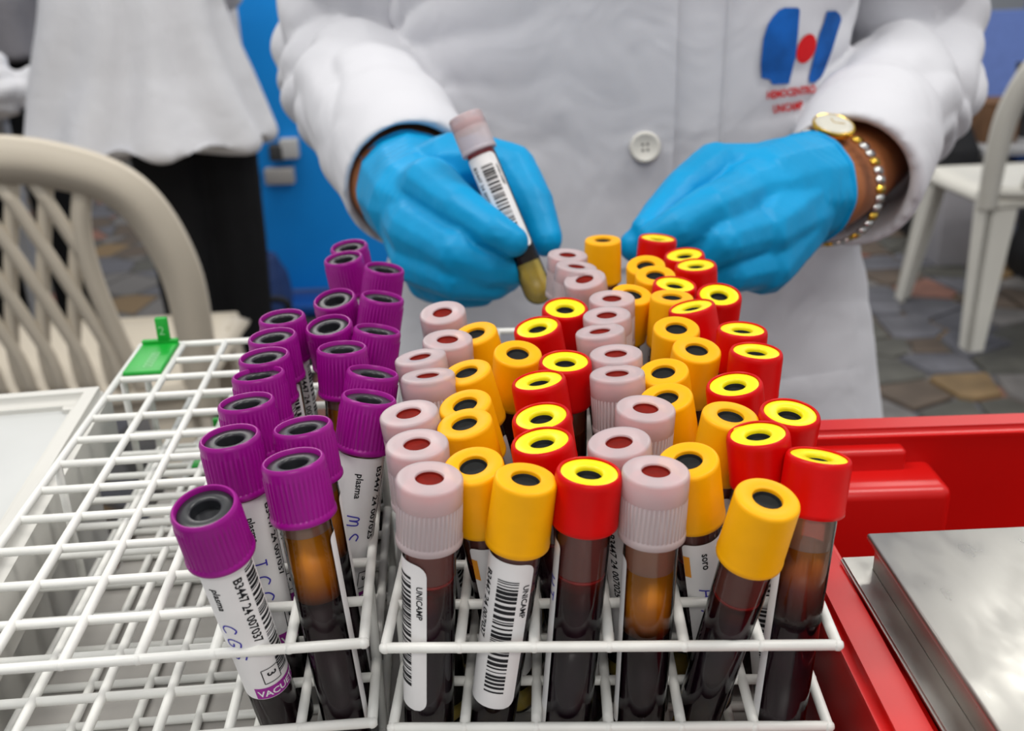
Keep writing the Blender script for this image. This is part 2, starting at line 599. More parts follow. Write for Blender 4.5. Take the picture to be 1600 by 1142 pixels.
# ------------------------------------------------------------------ tubes
MM = 0.001
def prof(lst):
    return [(r * MM, z * MM) for r, z in lst]
def cap_meshes(kind):
    if kind == 'purple':
        h = 15.0
        shell = lathe('cap', prof([(6.4, 0.2), (7.9, 0), (8.15, .35), (8.1, 1.3), (7.75, 1.7), (7.7, 1.9), (7.7, 11.6), (7.62, 11.9), (7.7, 13.9), (7.5, 14.6), (7.1, 15), (6.75, 14.95), (6.5, 14.5), (6.45, 12.8)]), 160,
                      (1.85 * MM, 11.65 * MM, .30 * MM, 96, 7.6 * MM))
        st = lathe('stopper', prof([(6.5, 10.6), (6.45, 13.6), (6.2, 13.9), (3.9, 14.0), (3.5, 13.8), (3.35, 13.2), (3.25, 11.0), (0.0, 10.8)]), 40)
        return h, [('cap', shell, PURPLE, None), ('stopper', st, BLACKR, 0)]
    if kind == 'white':
        h = 17.5
        shell = lathe('cap', prof([(6.6, 0.1), (7.8, 0), (8.05, .3), (8.05, 1.6), (7.8, 2.0), (7.78, 2.1), (7.78, 11.2), (7.75, 11.3), (7.9, 11.6), (7.9, 16.5), (7.78, 17.05), (7.45, 17.42), (7.1, 17.5), (3.6, 17.45), (3.42, 17.35), (3.34, 17.05), (3.3, 14.6)]), 176,
                      (2.05 * MM, 11.25 * MM, .22 * MM, 96, 7.7 * MM))
        st = lathe('stopper', prof([(6.4, 10.2), (6.7, 10.6), (6.75, 13.6), (6.5, 14.3), (6.3, 14.5), (0.0, 14.5)]), 40)
        st2 = lathe('septum', prof([(3.3, 13.8), (3.3, 16.9), (3.2, 16.9), (3.05, 16.4), (0, 16.2)]), 32)
        return h, [('cap', shell, WHITECAP, None), ('stopper', st, PINKRUB, 0), ('septum', st2, REDRUB, 0)]
    if kind == 'yellow':
        h = 18.0
        shell = lathe('cap', prof([(6.5, 0.1), (7.5, 0), (7.8, .35), (7.85, 1.4), (7.75, 1.8), (7.72, 2.0), (7.45, 16.9), (7.3, 17.55), (6.95, 17.92), (6.6, 18.0), (3.7, 17.97), (3.52, 17.85), (3.43, 17.5), (3.4, 14)]), 96,
                      (1.9 * MM, 15 * MM, .0 * MM, 96, 7.4 * MM))
        st = lathe('stopper', prof([(3.42, 13.6), (3.42, 17.0), (3.2, 17.0), (2.9, 16.4), (0, 16.1)]), 32)
        return h, [('cap', shell, YELLOW, None), ('stopper', st, HOLER, 0)]
    if kind == 'red':
        h = 14.0
        shell = lathe('cap', prof([(6.6, 0.1), (7.7, 0), (8.0, .35), (8.0, 1.2), (7.92, 1.5), (7.9, 12.2), (7.75, 13.2), (7.45, 13.8), (7.1, 14.0), (6.8, 13.8), (6.7, 12.8)]), 72)
        ins = lathe('cap_insert', prof([(6.75, 12.4), (6.7, 13.45), (6.4, 13.6), (3.6, 13.6), (3.25, 13.35), (3.05, 12.8), (3.0, 10.5)]), 48)
        st = lathe('stopper', prof([(3.1, 10.0), (3.1, 12.3), (2.9, 12.4), (2.5, 11.4), (0, 11.0)]), 32)
        return h, [('cap', shell, REDCAP, None), ('cap_insert', ins, LEMON, 0), ('stopper', st, HOLER, 0)]
CAPS = {k: cap_meshes(k) for k in ('purple', 'white', 'yellow', 'red')}
for k in CAPS:
    for c in CAPS[k][1]:
        for p in c[1].polygons: p.use_smooth = True
        sharp(c[1], 50)
LEN = dict(purple=92.0, white=90.0, yellow=90.0, red=90.0)
R_TOP = dict(purple=6.35, white=6.5, yellow=6.4, red=6.5)
R_BOT = dict(purple=5.7, white=6.45, yellow=5.8, red=6.45)

def rad(kind, z):       # outer radius at height z (mm)
    return R_BOT[kind] + (R_TOP[kind] - R_BOT[kind]) * min(1, max(0, z / 85.0))

_tubecache = {}
def tube_shell(kind):
    if ('shell', kind) not in _tubecache:
        rb = R_BOT[kind]
        pr = [(0, 0)] + [(rb * math.sin(a), rb - rb * math.cos(a)) for a in [PI / 2 * k / 6 for k in range(1, 7)]]
        pr += [(rad(kind, z), z) for z in (20, 40, 60, LEN[kind] - CAPS[kind][0] + 2)]
        _tubecache[('shell', kind)] = lathe('tube', prof(pr), 40)
    return _tubecache[('shell', kind)]
def liquid(kind, z0, z1, name):
    key = (name, kind, z0, z1)
    if key not in _tubecache:
        o = -0.55
        rb = R_BOT[kind] + o
        if z0 <= 0.01:
            pr = [(0, 0.6)] + [(rb * math.sin(a), 0.6 + rb - rb * math.cos(a)) for a in [PI / 2 * k / 6 for k in range(1, 7)]]
        else:
            pr = [(0, z0), (rad(kind, z0) + o, z0)]
        pr += [(rad(kind, z1) + o, z1 + 0.35), (rad(kind, z1) + o - .5, z1 - 0.05), (0, z1 - .15)]
        _tubecache[key] = lathe(name, prof(pr), 32)
    return _tubecache[key]
def film(kind, z0, z1):
    key = ('film', kind, z0, z1)
    if key not in _tubecache:
        _tubecache[key] = lathe('residue', prof([(rad(kind, z0) - .5, z0 + .4), (rad(kind, z1) - .5, z1)]), 32)
    return _tubecache[key]

def wrap(vs, fs, kind, z_at, phi_at, lift, along=True):
    """lay flat print (mm) on the tube: along=True reads down the tube, letters' tops to the right"""
    out = []
    for v in vs:
        if along:
            z, r0 = z_at - v.x, rad(kind, z_at - v.x) + lift
            ph = phi_at + v.y / r0
        else:
            z = z_at + v.y
            r0 = rad(kind, z) + lift
            ph = phi_at + v.x / r0
        out.append((r0 * math.sin(ph) * MM, -r0 * math.cos(ph) * MM, z * MM))
    return out, fs

def patch(name, kind, z0, z1, p0, p1, lift, corner=2.0, nz=14):
    """paper patch bent around the tube, rounded corners; angles in degrees, 0 faces the camera, + to the right"""
    a0, a1 = math.radians(p0), math.radians(p1)
    na = max(3, int((p1 - p0) / 7))
    zs = [z0 + (z1 - z0) * k / nz for k in range(nz + 1)]
    if corner > 0:
        ex = [corner * q for q in (0.0, .12, .35, .65, 1.0)]
        zs = sorted(set([z0 + e for e in ex] + [z1 - e for e in ex] + [z for z in zs if z0 + corner < z < z1 - corner]))
    verts, faces = [], []
    for z in zs:
        r0 = rad(kind, z) + lift
        cut = 0.0
        if corner > 0:
            d = min(z - z0, z1 - z)
            if d < corner:
                cut = (corner - math.sqrt(max(0, corner ** 2 - (corner - d) ** 2))) / r0
        for k in range(na + 1):
            ph = a0 + cut + (a1 - a0 - 2 * cut) * k / na
            verts.append((r0 * math.sin(ph) * MM, -r0 * math.cos(ph) * MM, z * MM))
    n = na + 1
    for i in range(len(zs) - 1):
        for k in range(na):
            faces.append((i * n + k, i * n + k + 1, (i + 1) * n + k + 1, (i + 1) * n + k))
    return from_py(name, verts, faces)

def bars_mesh(kind, z0, z1, p0, p1, lift, seed):
    rg = random.Random(seed)
    verts, faces = [], []
    z = z1
    while z > z0 + 0.4:
        wd = rg.choice((.28, .28, .5, .75, 1.0)) * 1.0
        zz = max(z0, z - wd)
        n = 7
        b = len(verts)
        for q in (zz, z):
            r0 = rad(kind, q) + lift
            for k in range(n):
                ph = math.radians(p0 + (p1 - p0) * k / (n - 1))
                verts.append((r0 * math.sin(ph) * MM, -r0 * math.cos(ph) * MM, q * MM))
        for k in range(n - 1):
            faces.append((b + k, b + k + 1, b + n + k + 1, b + n + k))
        z = zz - rg.choice((.3, .3, .5, .8))
    return from_py('barcode', verts, faces)

def stroke_mesh(strokes, width):
    vs, fs = [], []
    for st in strokes:
        pts = [Vector((x, y, 0)) for x, y in st]
        pts = catmull(pts, 6) if len(pts) > 2 else [pts[0].lerp(pts[1], q / 7) for q in range(8)]
        for i, p in enumerate(pts):
            t = (pts[min(len(pts) - 1, i + 1)] - pts[max(0, i - 1)])
            t.normalize()
            nn = Vector((-t.y, t.x, 0)) * width / 2
            vs += [p + nn, p - nn]
            if i:
                b = len(vs) - 4
                fs.append((b, b + 1, b + 3, b + 2))
    return vs, fs
HAND = {
    'C': [[(3.0, 3.2), (1.8, 3.9), (.4, 2.8), (.3, 1.2), (1.6, .2), (3.2, .6)]],
    'G': [[(3.0, 3.4), (1.4, 3.7), (.2, 1.9), (.8, .3), (2.4, .3), (2.8, 1.5), (1.6, 1.8)]],
    'S': [[(2.7, 3.5), (1.3, 4.0), (.5, 3.1), (1.4, 2.1), (2.5, 1.4), (2.1, .3), (.9, 0), (.2, .6)]],
    'I': [[(1.4, 4), (1.4, 0)], [(.4, 4), (2.4, 4)], [(.4, 0), (2.4, 0)]],
    'M': [[(.2, 0), (.5, 3.3), (1.4, 3.3), (1.6, .8)], [(1.6, .8), (1.9, 3.2), (2.9, 3.1), (3.1, .2)]],
    'A': [[(.2, 0), (1.6, 4), (3, 0)], [(.8, 1.5), (2.5, 1.5)]],
    '9': [[(2.6, 3), (1.4, 3.8), (.6, 2.8), (1.5, 2), (2.6, 3), (2.4, 1.2), (1.8, 0)]],
    '7': [[(.3, 3.8), (2.8, 3.8), (1.4, 0)]],
    'H': [[(.4, 4), (.3, 0)], [(2.6, 4), (2.5, 0)], [(.4, 2), (2.6, 2)]],
    'T': [[(.2, 4), (3, 3.8)], [(1.6, 3.9), (1.5, 0)]],
}
def handwriting(word, scale=1.0, gap=4.2):
    vs, fs = [], []
    for k, ch in enumerate(word):
        if ch == ' ': continue
        v, f = stroke_mesh(HAND[ch], 0.42 / scale)
        b = len(vs)
        vs += [Vector((p.x + k * gap, p.y, 0)) * scale for p in v]
        fs += [tuple(i + b for i in q) for q in f]
    return vs, fs

_labelcache = {}
def label_parts(kind, style, seed=0, number='B3447 24 007037', word='CGS'):
    """list of (name, mesh, material) – first one is the paper, the rest is its print"""
    key = (kind, style, seed, number, word)
    if key in _labelcache: return _labelcache[key]
    rd = math.radians
    L = []
    top = LEN[kind] - CAPS[kind][0]
    def txt(body, size, z, deg, m=INK, along=True, lift=.2):
        vs, fs = text_mesh(body, size, 0.02)
        L.append(('printed_text', from_py('printed_text', *wrap(vs, fs, kind, z, rd(deg), lift, along)), m))
    if style == 'plasma':
        L.append(('label', patch('label', kind, 31, top - 1.0, -125, 92, .10, 1.2), PAPER))
        L.append(('barcode', bars_mesh(kind, 37, top - 2.5, 44, 78, .2, seed), INK))
        txt(number, 3.1, top - 3.5, 13)
        txt('plasma', 2.7, top - 5.5, -38)
        vs, fs = handwriting(word, .95, 5.2)
        L.append(('handwriting', from_py('handwriting', *wrap(vs, fs, kind, top - 18, rd(-50), .2)), PEN))
        sq, sf = stroke_mesh([[(0, 0), (5, 0)], [(0, 0), (0, 4.6)], [(5, 0), (5, 4.6)], [(0, 4.6), (5, 4.6)]], .25)
        L.append(('printed_mark', from_py('printed_mark', *wrap(sq, sf, kind, 41.5, rd(2), .2)), INK))
        txt('3', 3.4, 40.3, 14)
        L.append(('printed_band', patch('printed_band', kind, 31.2, 35.2, -28, 91, .16, 0), BAND))
        txt('VACUETTE', 2.9, 32.1, -22, WPRINT, along=False, lift=.22)
    elif style == 'barcode_left':
        L.append(('label', patch('label', kind, 25, top - 3.0, -115, -2, .10, 3.2), PAPER))
        L.append(('barcode', bars_mesh(kind, 32, top - 7, -88, -38, .2, seed), INK))
        txt('UNICAMP', 2.2, top - 9, -24)
    elif style == 'barcode_mid':
        L.append(('label', patch('label', kind, 26, top - 2.0, -100, 44, .10, 2.6), PAPER))
        L.append(('barcode', bars_mesh(kind, 31, top - 7, -36, 12, .2, seed), INK))
        txt('UNICAMP', 2.2, top - 8, 23)
        txt(number, 2.8, top - 6, -72)
    elif style == 'behind':
        L.append(('label', patch('label', kind, 18, top - 5, 66, 282, .12, 1.6), PAPER))
        L.append(('barcode', bars_mesh(kind, 25, top - 9, 150, 190, .2, seed), INK))
        txt(number, 2.6, top - 9, 110)
    elif style == 'edge_left':
        L.append(('label', patch('label', kind, 18, top - 4, 180, 302, .12, 1.6), PAPER))
        L.append(('barcode', bars_mesh(kind, 25, top - 9, 200, 240, .2, seed), INK))
        vs, fs = handwriting(word, .9)
        L.append(('handwriting', from_py('handwriting', *wrap(vs, fs, kind, top - 14, rd(262), .2)), PEN))
    elif style == 'edge_right':
        L.append(('label', patch('label', kind, 20, top - 6, 58, 190, .12, 1.6), PAPER))
        L.append(('printed_block', patch('printed_block', kind, top - 18, top - 10, 60, 78, .2, 0), ORANGE))
        L.append(('barcode', bars_mesh(kind, 25, top - 9, 130, 170, .2, seed), INK))
        vs, fs = handwriting(word, .8)
        L.append(('handwriting', from_py('handwriting', *wrap(vs, fs, kind, top - 24, rd(76), .2)), PEN))
    elif style == 'soro':
        L.append(('label', patch('label', kind, 18, top - 4, -42, 120, .10, 1.6), PAPER))
        L.append(('printed_block', patch('printed_block', kind, top - 15, top - 8, -41, -26, .2, 0), ORANGE))
        txt('soro', 2.9, top - 7, 2)
        txt(number, 2.8, top - 7, 50)
        L.append(('barcode', bars_mesh(kind, 25, top - 9, 75, 112, .2, seed), INK))
        vs, fs = handwriting(word, 1.1, 5)
        L.append(('handwriting', from_py('handwriting', *wrap(vs, fs, kind, top - 19, rd(-12), .2)), PEN))
    _labelcache[key] = L
    return L

SERUM = mat_ramp_z('amber_serum', [(0.0, (0.06, 0.015, 0.008)), (0.14, (0.36, 0.09, 0.008)), (0.35, (0.62, 0.21, 0.005)), (1.0, (0.68, 0.26, 0.012))], 0.046, 0.067, 0.4)
SERUM_P = mat_ramp_z('amber_plasma', [(0.0, (0.06, 0.015, 0.008)), (0.14, (0.36, 0.09, 0.008)), (0.35, (0.62, 0.21, 0.005)), (1.0, (0.68, 0.26, 0.012))], 0.055, 0.073, 0.4)
SERUM_RED = mat_ramp_z('brownish_serum', [(0.0, (0.02, 0.006, 0.008)), (0.45, (0.16, 0.022, 0.010)), (0.8, (0.42, 0.11, 0.012)), (1.0, (0.50, 0.18, 0.02))], 0.048, 0.068, 0.4)
MAROON = mat_ramp_z('maroon_blood', [(0.0, (0.013, 0.003, 0.009)), (0.55, (0.026, 0.005, 0.011)), (0.85, (0.08, 0.012, 0.012)), (1.0, (0.22, 0.02, 0.015))], 0.045, 0.062, 0.2)
FILLS = {   # kind of content -> parts (name, z0, z1, material)
    'plasma': ([('blood', 0, 55, BLOODM), ('plasma', 55.3, 73, SERUM_P)], FILM_PINK),
    'blood_high': ([('blood', 0, 62, MAROON)], FILM_RED),
    'serum': ([('gel', 0, 9, GEL), ('blood', 9.3, 46, BLOODM), ('serum', 46.3, 64, SERUM)], FILM_PINK),
    'serum_red': ([('blood', 0, 48, BLOODM), ('serum', 48.3, 67, SERUM_RED)], FILM_PINK),
    'gel_blood': ([('gel', 0, 12, GEL), ('blood', 12.3, 60, MAROON)], FILM_RED),
    'held': ([('gel', 0, 19, GEL), ('blood', 19.3, 62, BLOODM)], FILM_HELD),
}
def make_tube(kind, bottom, axis, spin, label_style, fill, label, group, seed, number, word):
    q = Vector((0, 0, 1)).rotation_difference(axis) @ Quaternion((0, 0, 1), math.radians(spin))
    root = empty('blood_tube', bottom, q)
    h, parts = CAPS[kind]
    mesh_obj('tube', tube_shell(kind), TUBE, root)
    fp, fm = FILLS[fill]
    for nm, z0, z1, m in fp:
        me = liquid(kind, z0, z1, nm)
        key = ('matd', me.name, m.name)
        if len(me.materials) and me.materials[0] is not m:
            if key not in _tubecache:
                c = me.copy(); c.materials.clear(); c.materials.append(m); _tubecache[key] = c
            me = _tubecache[key]
        mesh_obj(nm, me, m, root)
    zt = fp[-1][2]
    me = film(kind, zt, LEN[kind] - h + 1)
    if len(me.materials) and me.materials[0] is not fm:
        key = ('matf', me.name, fm.name)
        if key not in _tubecache:
            c = me.copy(); c.materials.clear(); c.materials.append(fm); _tubecache[key] = c
        me = _tubecache[key]
    mesh_obj('residue', me, fm, root)
    if fill in ('blood_high', 'gel_blood'):
        key = ('ring', kind, zt)
        if key not in _tubecache:
            q = rad(kind, zt) - .5
            _tubecache[key] = lathe('meniscus', prof([(q, zt + .2), (q + .06, zt + .6), (q, zt + 1.2), (q - .3, zt + .5), (q, zt + .2)]), 32)
        mesh_obj('meniscus', _tubecache[key], MENISC, root)
    capo = None
    for nm, me, m, par in parts:
        o = mesh_obj(nm, me, m, root if par is None else capo)
        if par is None:
            o.location = (0, 0, (LEN[kind] - h) * MM)
            capo = o
    lab = None
    for nm, me, m in label_parts(kind, label_style, seed, number, word):
        o = mesh_obj(nm, me, m, root if lab is None else lab, smooth=(lab is None))
        if lab is None: lab = o
    tag(root, label, 'test tube', group)
    return root

def cell_pt(fr, i, j):
    uu, vv = (i + .5 - fr['i0']) * PITCH, (12 - j - .5) * PITCH
    c, s = math.cos(fr['yaw']), math.sin(fr['yaw'])
    return Vector((fr['x'] + uu * c - vv * s, fr['y'] + uu * s + vv * c, 0))

ORD = ['front', 'second', 'third', 'fourth', 'fifth', 'sixth', 'seventh', 'eighth', 'ninth', 'tenth', 'eleventh', 'backmost']
COLN_R = ['leftmost', 'second', 'third', 'fourth', 'fifth', 'rightmost']
# (kind, px, py, col, row, fill, label style, spin, word)
T = []
PL = [(545, 384), (536, 402), (601, 418), (522, 466), (598, 463), (513, 507), (590, 514), (534, 542), (583, 580), (577, 619), (472, 664), (457, 717)]
for j, (x, y) in enumerate(PL):
    T.append(['L', 'purple', x, y, 5, j, 'plasma', 'plasma', rng.choice((-20, 10, 30, 60, 150, 200)), rng.choice(('ICC', 'MS', 'CGS', 'HSC'))])
for j, (x, y) in zip(range(5, 12), [(440, 494), (425, 524), (412, 555), (403, 583), (384, 626), (358, 681), (318, 790)]):
    T.append(['L', 'purple', x, y, 4, j, 'plasma', 'plasma', 25, 'ICC'])
def setT(x, y, **k):
    for t in T:
        if t[2] == x and t[3] == y:
            for a, b in k.items(): t[{'fill': 6, 'style': 7, 'spin': 8, 'word': 9}[a]] = b
setT(318, 790, spin=14, word='CGS')
setT(358, 681, spin=52, word='ICC')
setT(457, 717, style='behind', spin=0)
setT(472, 664, style='behind', spin=10)
setT(577, 619, spin=38, word='MS')
setT(425, 524, spin=-20)
setT(534, 542, style='behind', spin=0)
BD = [('W', 691, 487, 0, 4), ('W', 699, 529, 0, 6), ('W', 656, 556, 0, 7), ('W', 668, 585, 0, 8), ('W', 638, 644, 0, 9), ('W', 651, 692, 0, 10), ('W', 671, 745, 0, 11),
      ('Y', 741, 520, 1, 5), ('Y', 809, 551, 1, 6), ('Y', 728, 580, 1, 7), ('Y', 726, 631, 1, 8), ('Y', 725, 660, 1, 9), ('Y', 739, 726, 1, 10), ('Y', 822, 746, 1, 11),
      ('W', 887, 397, 2, 1), ('W', 901, 415, 2, 2), ('R', 883, 480, 2, 4), ('R', 839, 510, 2, 5), ('R', 883, 563, 2, 7), ('R', 841, 593, 2, 8), ('R', 845, 649, 2, 9), ('R', 846, 687, 2, 10), ('R', 921, 735, 2, 11),
      ('Y', 942, 374, 3, 0), ('W', 913, 435, 3, 2), ('Y', 988, 459, 3, 3), ('W', 956, 465, 3, 4), ('W', 948, 491, 3, 5), ('W', 937, 516, 3, 6), ('W', 962, 551, 3, 7), ('W', 964, 582, 3, 8), ('W', 1009, 636, 3, 9), ('W', 967, 689, 3, 10), ('W', 1025, 734, 3, 11),
      ('R', 1028, 371, 4, 0), ('Y', 1009, 414, 4, 1), ('Y', 1024, 429, 4, 2), ('R', 1055, 443, 4, 3), ('Y', 1050, 463, 4, 4), ('Y', 1057, 512, 4, 5), ('Y', 1089, 545, 4, 6), ('Y', 1036, 580, 4, 7), ('Y', 1040, 620, 4, 8), ('Y', 1142, 648, 4, 9), ('Y', 1075, 718, 4, 10), ('Y', 1200, 778, 4, 11),
      ('R', 1069, 397, 5, 1), ('R', 1087, 413, 5, 2), ('R', 1124, 459, 5, 3), ('R', 1080, 478, 5, 5), ('R', 1160, 513, 5, 6), ('R', 1182, 547, 5, 7), ('R', 1147, 599, 5, 8), ('R', 1235, 643, 5, 9), ('R', 1184, 676, 5, 10), ('R', 1280, 711, 5, 11)]
KN = {'W': 'white', 'Y': 'yellow', 'R': 'red'}
for k, x, y, i, j in BD:
    fill = {'W': rng.choice(('serum', 'gel_blood')), 'Y': 'gel_blood', 'R': rng.choice(('blood_high', 'serum_red'))}[k]
    T.append(['R', KN[k], x, y, i, j, fill, rng.choice(('barcode_mid', 'barcode_left', 'behind', 'soro')), rng.choice((0, 20, -30, 90, 160, -90)), rng.choice(('A97', 'HT', 'A9'))])
setT(671, 745, fill='blood_high', style='barcode_left', spin=0)
setT(822, 746, fill='gel_blood', style='barcode_mid', spin=0)
setT(921, 735, fill='blood_high', style='edge_left', spin=0, word='HT')
setT(1025, 734, fill='serum', style='behind', spin=14)
setT(1200, 778, fill='gel_blood', style='edge_right', spin=0, word='A97')
setT(1280, 711, fill='serum_red', style='edge_left', spin=-8, word='T')
setT(739, 726, fill='gel_blood', style='soro', spin=0, word='H')
setT(1075, 718, fill='gel_blood', style='soro', spin=0, word='A97')
setT(846, 687, style='behind', spin=-30)

CAPWORD = {'purple': 'purple ribbed cap', 'white': 'milky white cap', 'yellow': 'amber yellow cap', 'red': 'red and yellow cap'}
RAISE = {(1080, 478): 0.0026, (1050, 463): -0.0004}
for idx, (rk, kind, px, py, i, j, fill, style, spin, word) in enumerate(T):
    fr = LEFT if rk == 'L' else RIGHT
    pv = cell_pt(fr, i, j)
    pv.z = Z_TOP - 0.012
    H = 0.043 if kind == 'purple' else 0.040
    L = LEN[kind] * MM
    for it in range(6):
        top = plane_pt(px, py, Z_TOP + H)
        ax = (top - pv).normalized()
        bz = top.z - L * ax.z
        H += (Z_BOT + WR + 0.0006 + RAISE.get((px, py), 0.0) - bz)
    bottom = top - ax * L
    rw = 11 - j
    nth = ['first', 'second', 'third', 'fourth', 'fifth', 'sixth', 'seventh', 'eighth', 'ninth', 'tenth', 'eleventh', 'twelfth']
    if rk == 'L':
        lab = 'purple-capped blood tube in the left rack, %s column, %s from the front' % ('left' if i == 4 else 'right', nth[rw])
        grp = 'purple-capped tubes in the left rack'
    else:
        rowtxt = 'front row' if rw == 0 else ('%s row from the front' % nth[rw] if rw < 11 else 'backmost row')
        lab = 'tube with %s, middle rack, %s, %s column' % (CAPWORD[kind], rowtxt, nth[i])
        grp = kind + '-capped tubes in the middle rack'
    num = 'B3447 24 0070%02d' % rng.choice((37, 25, 33))
    if (px, py) == (318, 790): num = 'B3447 24 007037'
    if (px, py) == (577, 619): num = 'B3447 24 007025'
    make_tube(kind, bottom, ax, spin, style, fill, lab, grp, idx % 5, num, word)

# ------------------------------------------------------------------ green rack tags
GREEN = mat('green_plastic', (0.005, 0.36, 0.03), 0.4, 0.5, var=0.08, vscale=80)
WORN = mat('pale_green_emboss', (0.30, 0.62, 0.32), 0.5, 0.4)
def rack_local(fr, i, j, z):
    uu, vv = (i - fr['i0']) * PITCH, (12 - j) * PITCH
    c, s = math.cos(fr['yaw']), math.sin(fr['yaw'])
    return Vector((fr['x'] + uu * c - vv * s, fr['y'] + uu * s + vv * c, z))
def green_tag(fr, i0, i1, j0, j1, z, label, tab=True):
    root = empty('rack_tag', rack_local(fr, i0, j1, z), Quaternion((0, 0, 1), fr['yaw']))
    wx, wy = (i1 - i0) * PITCH, (j1 - j0) * PITCH
    o = box('plate', (wx / 2, wy / 2, 0.0010), (wx, wy, 0.0020), GREEN, root, bev=0.0007)
    box('raised_edge', (wx / 2, wy - 0.0012, 0.0026), (wx, 0.0024, 0.0022), GREEN, root, bev=0.0007)
    if tab:
        t = box('tab', (wx * 0.62, wy - 0.0012, 0.0080), (0.0052, 0.0024, 0.0110), GREEN, root, bev=0.0007)
        vs, fs = text_mesh('2', 0.0055)
        me = from_py('tab_mark', [(v.x - 0.0016, -0.00135, v.y - 0.002) for v in vs], fs)
        mk = mesh_obj('embossed_mark', me, WORN, t, smooth=False)
        mk.location = (wx * 0.62, wy - 0.0012, 0.0080)
    vs, fs = text_mesh('000000', 0.0055)
    me = from_py('embossed_text', [(wx * 0.70 - v.y, wy * 0.12 + v.x, 0.00212) for v in vs], [tuple(reversed(f)) for f in fs])
    mesh_obj('embossed_text', me, WORN, root, smooth=False)
    tag(root, label, 'tag')
    return root
green_tag(LEFT, 0.08, 0.93, 0.08, 1.92, Z_TOP + WR * 0.2, 'bright green plastic tag with upright tab at the back corner of the left rack')
green_tag(LEFT, 1.1, 1.9, 0.15, 1.5, Z_BOT + WR, 'green plastic tag lying low inside the left rack, seen through the wires')

# ------------------------------------------------------------------ white bin at the left edge
BINM = mat('offwhite_plastic', (0.62, 0.61, 0.57), 0.45, 0.4, var=0.04, vscale=20)
BINL = mat('greyish_white_plastic', (0.55, 0.56, 0.55), 0.5, 0.4, var=0.04, vscale=20)
bn = empty('white_bin', (-0.172, 0.405, 0.0), Quaternion((0, 0, 1), math.radians(6.8)))
ZB = 0.931
bx0, by0 = -0.27, -0.178
def ring_prism(name, x0, x1, y0, y1, wd, z0, z1, m, parent, bev=0.003):
    bm = bmesh.new()
    o = [(x0, y0), (x1, y0), (x1, y1), (x0, y1)]
    i = [(x0 + wd, y0 + wd), (x1 - wd, y0 + wd), (x1 - wd, y1 - wd), (x0 + wd, y1 - wd)]
    V = {}
    for nm, pts in (('o', o), ('i', i)):
        for z in (z0, z1):
            V[nm, z] = [bm.verts.new((p[0], p[1], z)) for p in pts]
    for k in range(4):
        k2 = (k + 1) % 4
        bm.faces.new((V['o', z0][k], V['o', z0][k2], V['o', z1][k2], V['o', z1][k]))
        bm.faces.new((V['i', z0][k2], V['i', z0][k], V['i', z1][k], V['i', z1][k2]))
        bm.faces.new((V['o', z1][k], V['o', z1][k2], V['i', z1][k2], V['i', z1][k]))
        bm.faces.new((V['o', z0][k2], V['o', z0][k], V['i', z0][k], V['i', z0][k2]))
    bmesh.ops.recalc_face_normals(bm, faces=bm.faces)
    if bev:
        bmesh.ops.bevel(bm, geom=[e for e in bm.edges if e.calc_face_angle(0) > 0.5], offset=bev, segments=3, affect='EDGES')
    ob = mesh_obj(name, bm_mesh(name, bm), m, parent)
    sharp(ob.data, 50)
    return ob
box('body', (bx0 / 2, by0 / 2, 0.46), (-bx0 - 0.012, -by0 - 0.012, 0.92), BINM, bn, bev=0.02)
ring_prism('rim', bx0, 0, by0, 0, 0.013, ZB - 0.03, ZB, BINM, bn, 0.004)
box('lid_panel', (bx0 / 2, by0 / 2, ZB - 0.009), (-bx0 - 0.022, -by0 - 0.022, 0.006), BINL, bn, bev=0.002)
tag(bn, 'off-white plastic bin with raised rim beside the left rack', 'bin')

# ------------------------------------------------------------------ red crate and steel box at the right
CRATE = mat('glossy_red_plastic', (0.56, 0.004, 0.003), 0.32, 0.5, var=0.05, vscale=12, bump=0.08, bscale=60)
ZR = 1.1 - 0.172
cyaw = 0.0
cr_o = empty('red_crate', (0.0845, 0.05, ZR - 0.095), Quaternion((0, 0, 1), cyaw))
CW, CD = 0.30, 0.2985
ring_prism('wall', 0.0, CW, 0, CD, 0.009, 0.0, 0.095, CRATE, cr_o, 0.0025)
ring_prism('rim', -0.001, CW + 0.004, -0.004, CD + 0.004, 0.0135, 0.089, 0.0955, CRATE, cr_o, 0.0025)
box('bottom', (CW / 2, CD / 2, 0.0035), (CW - 0.012, CD - 0.012, 0.007), CRATE, cr_o)
box('corner_step', (0.039, CD - 0.018, 0.0425), (0.066, 0.025, 0.079), CRATE, cr_o, bev=0.004)
box('corner_step', (0.034, CD - 0.0105, 0.0465), (0.052, 0.009, 0.087), CRATE, cr_o, bev=0.002)
tag(cr_o, 'open glossy red plastic crate with stepped corner to the right of the racks', 'crate')
st = empty('side_table', (0.24, 0.2, 0.0))
box('table_top', (0, 0, ZR - 0.095 - 0.0128), (0.29, 0.36, 0.025), BENCH, st, bev=0.003)
for lx, ly in ((-0.12, -0.15), (0.12, -0.15), (-0.12, 0.15), (0.12, 0.15)):
    box('leg', (lx, ly, (ZR - 0.1205) / 2), (0.03, 0.03, ZR - 0.1205), LEGM, st, bev=0.002)
tag(st, 'low side table hidden beneath the red crate', 'table')

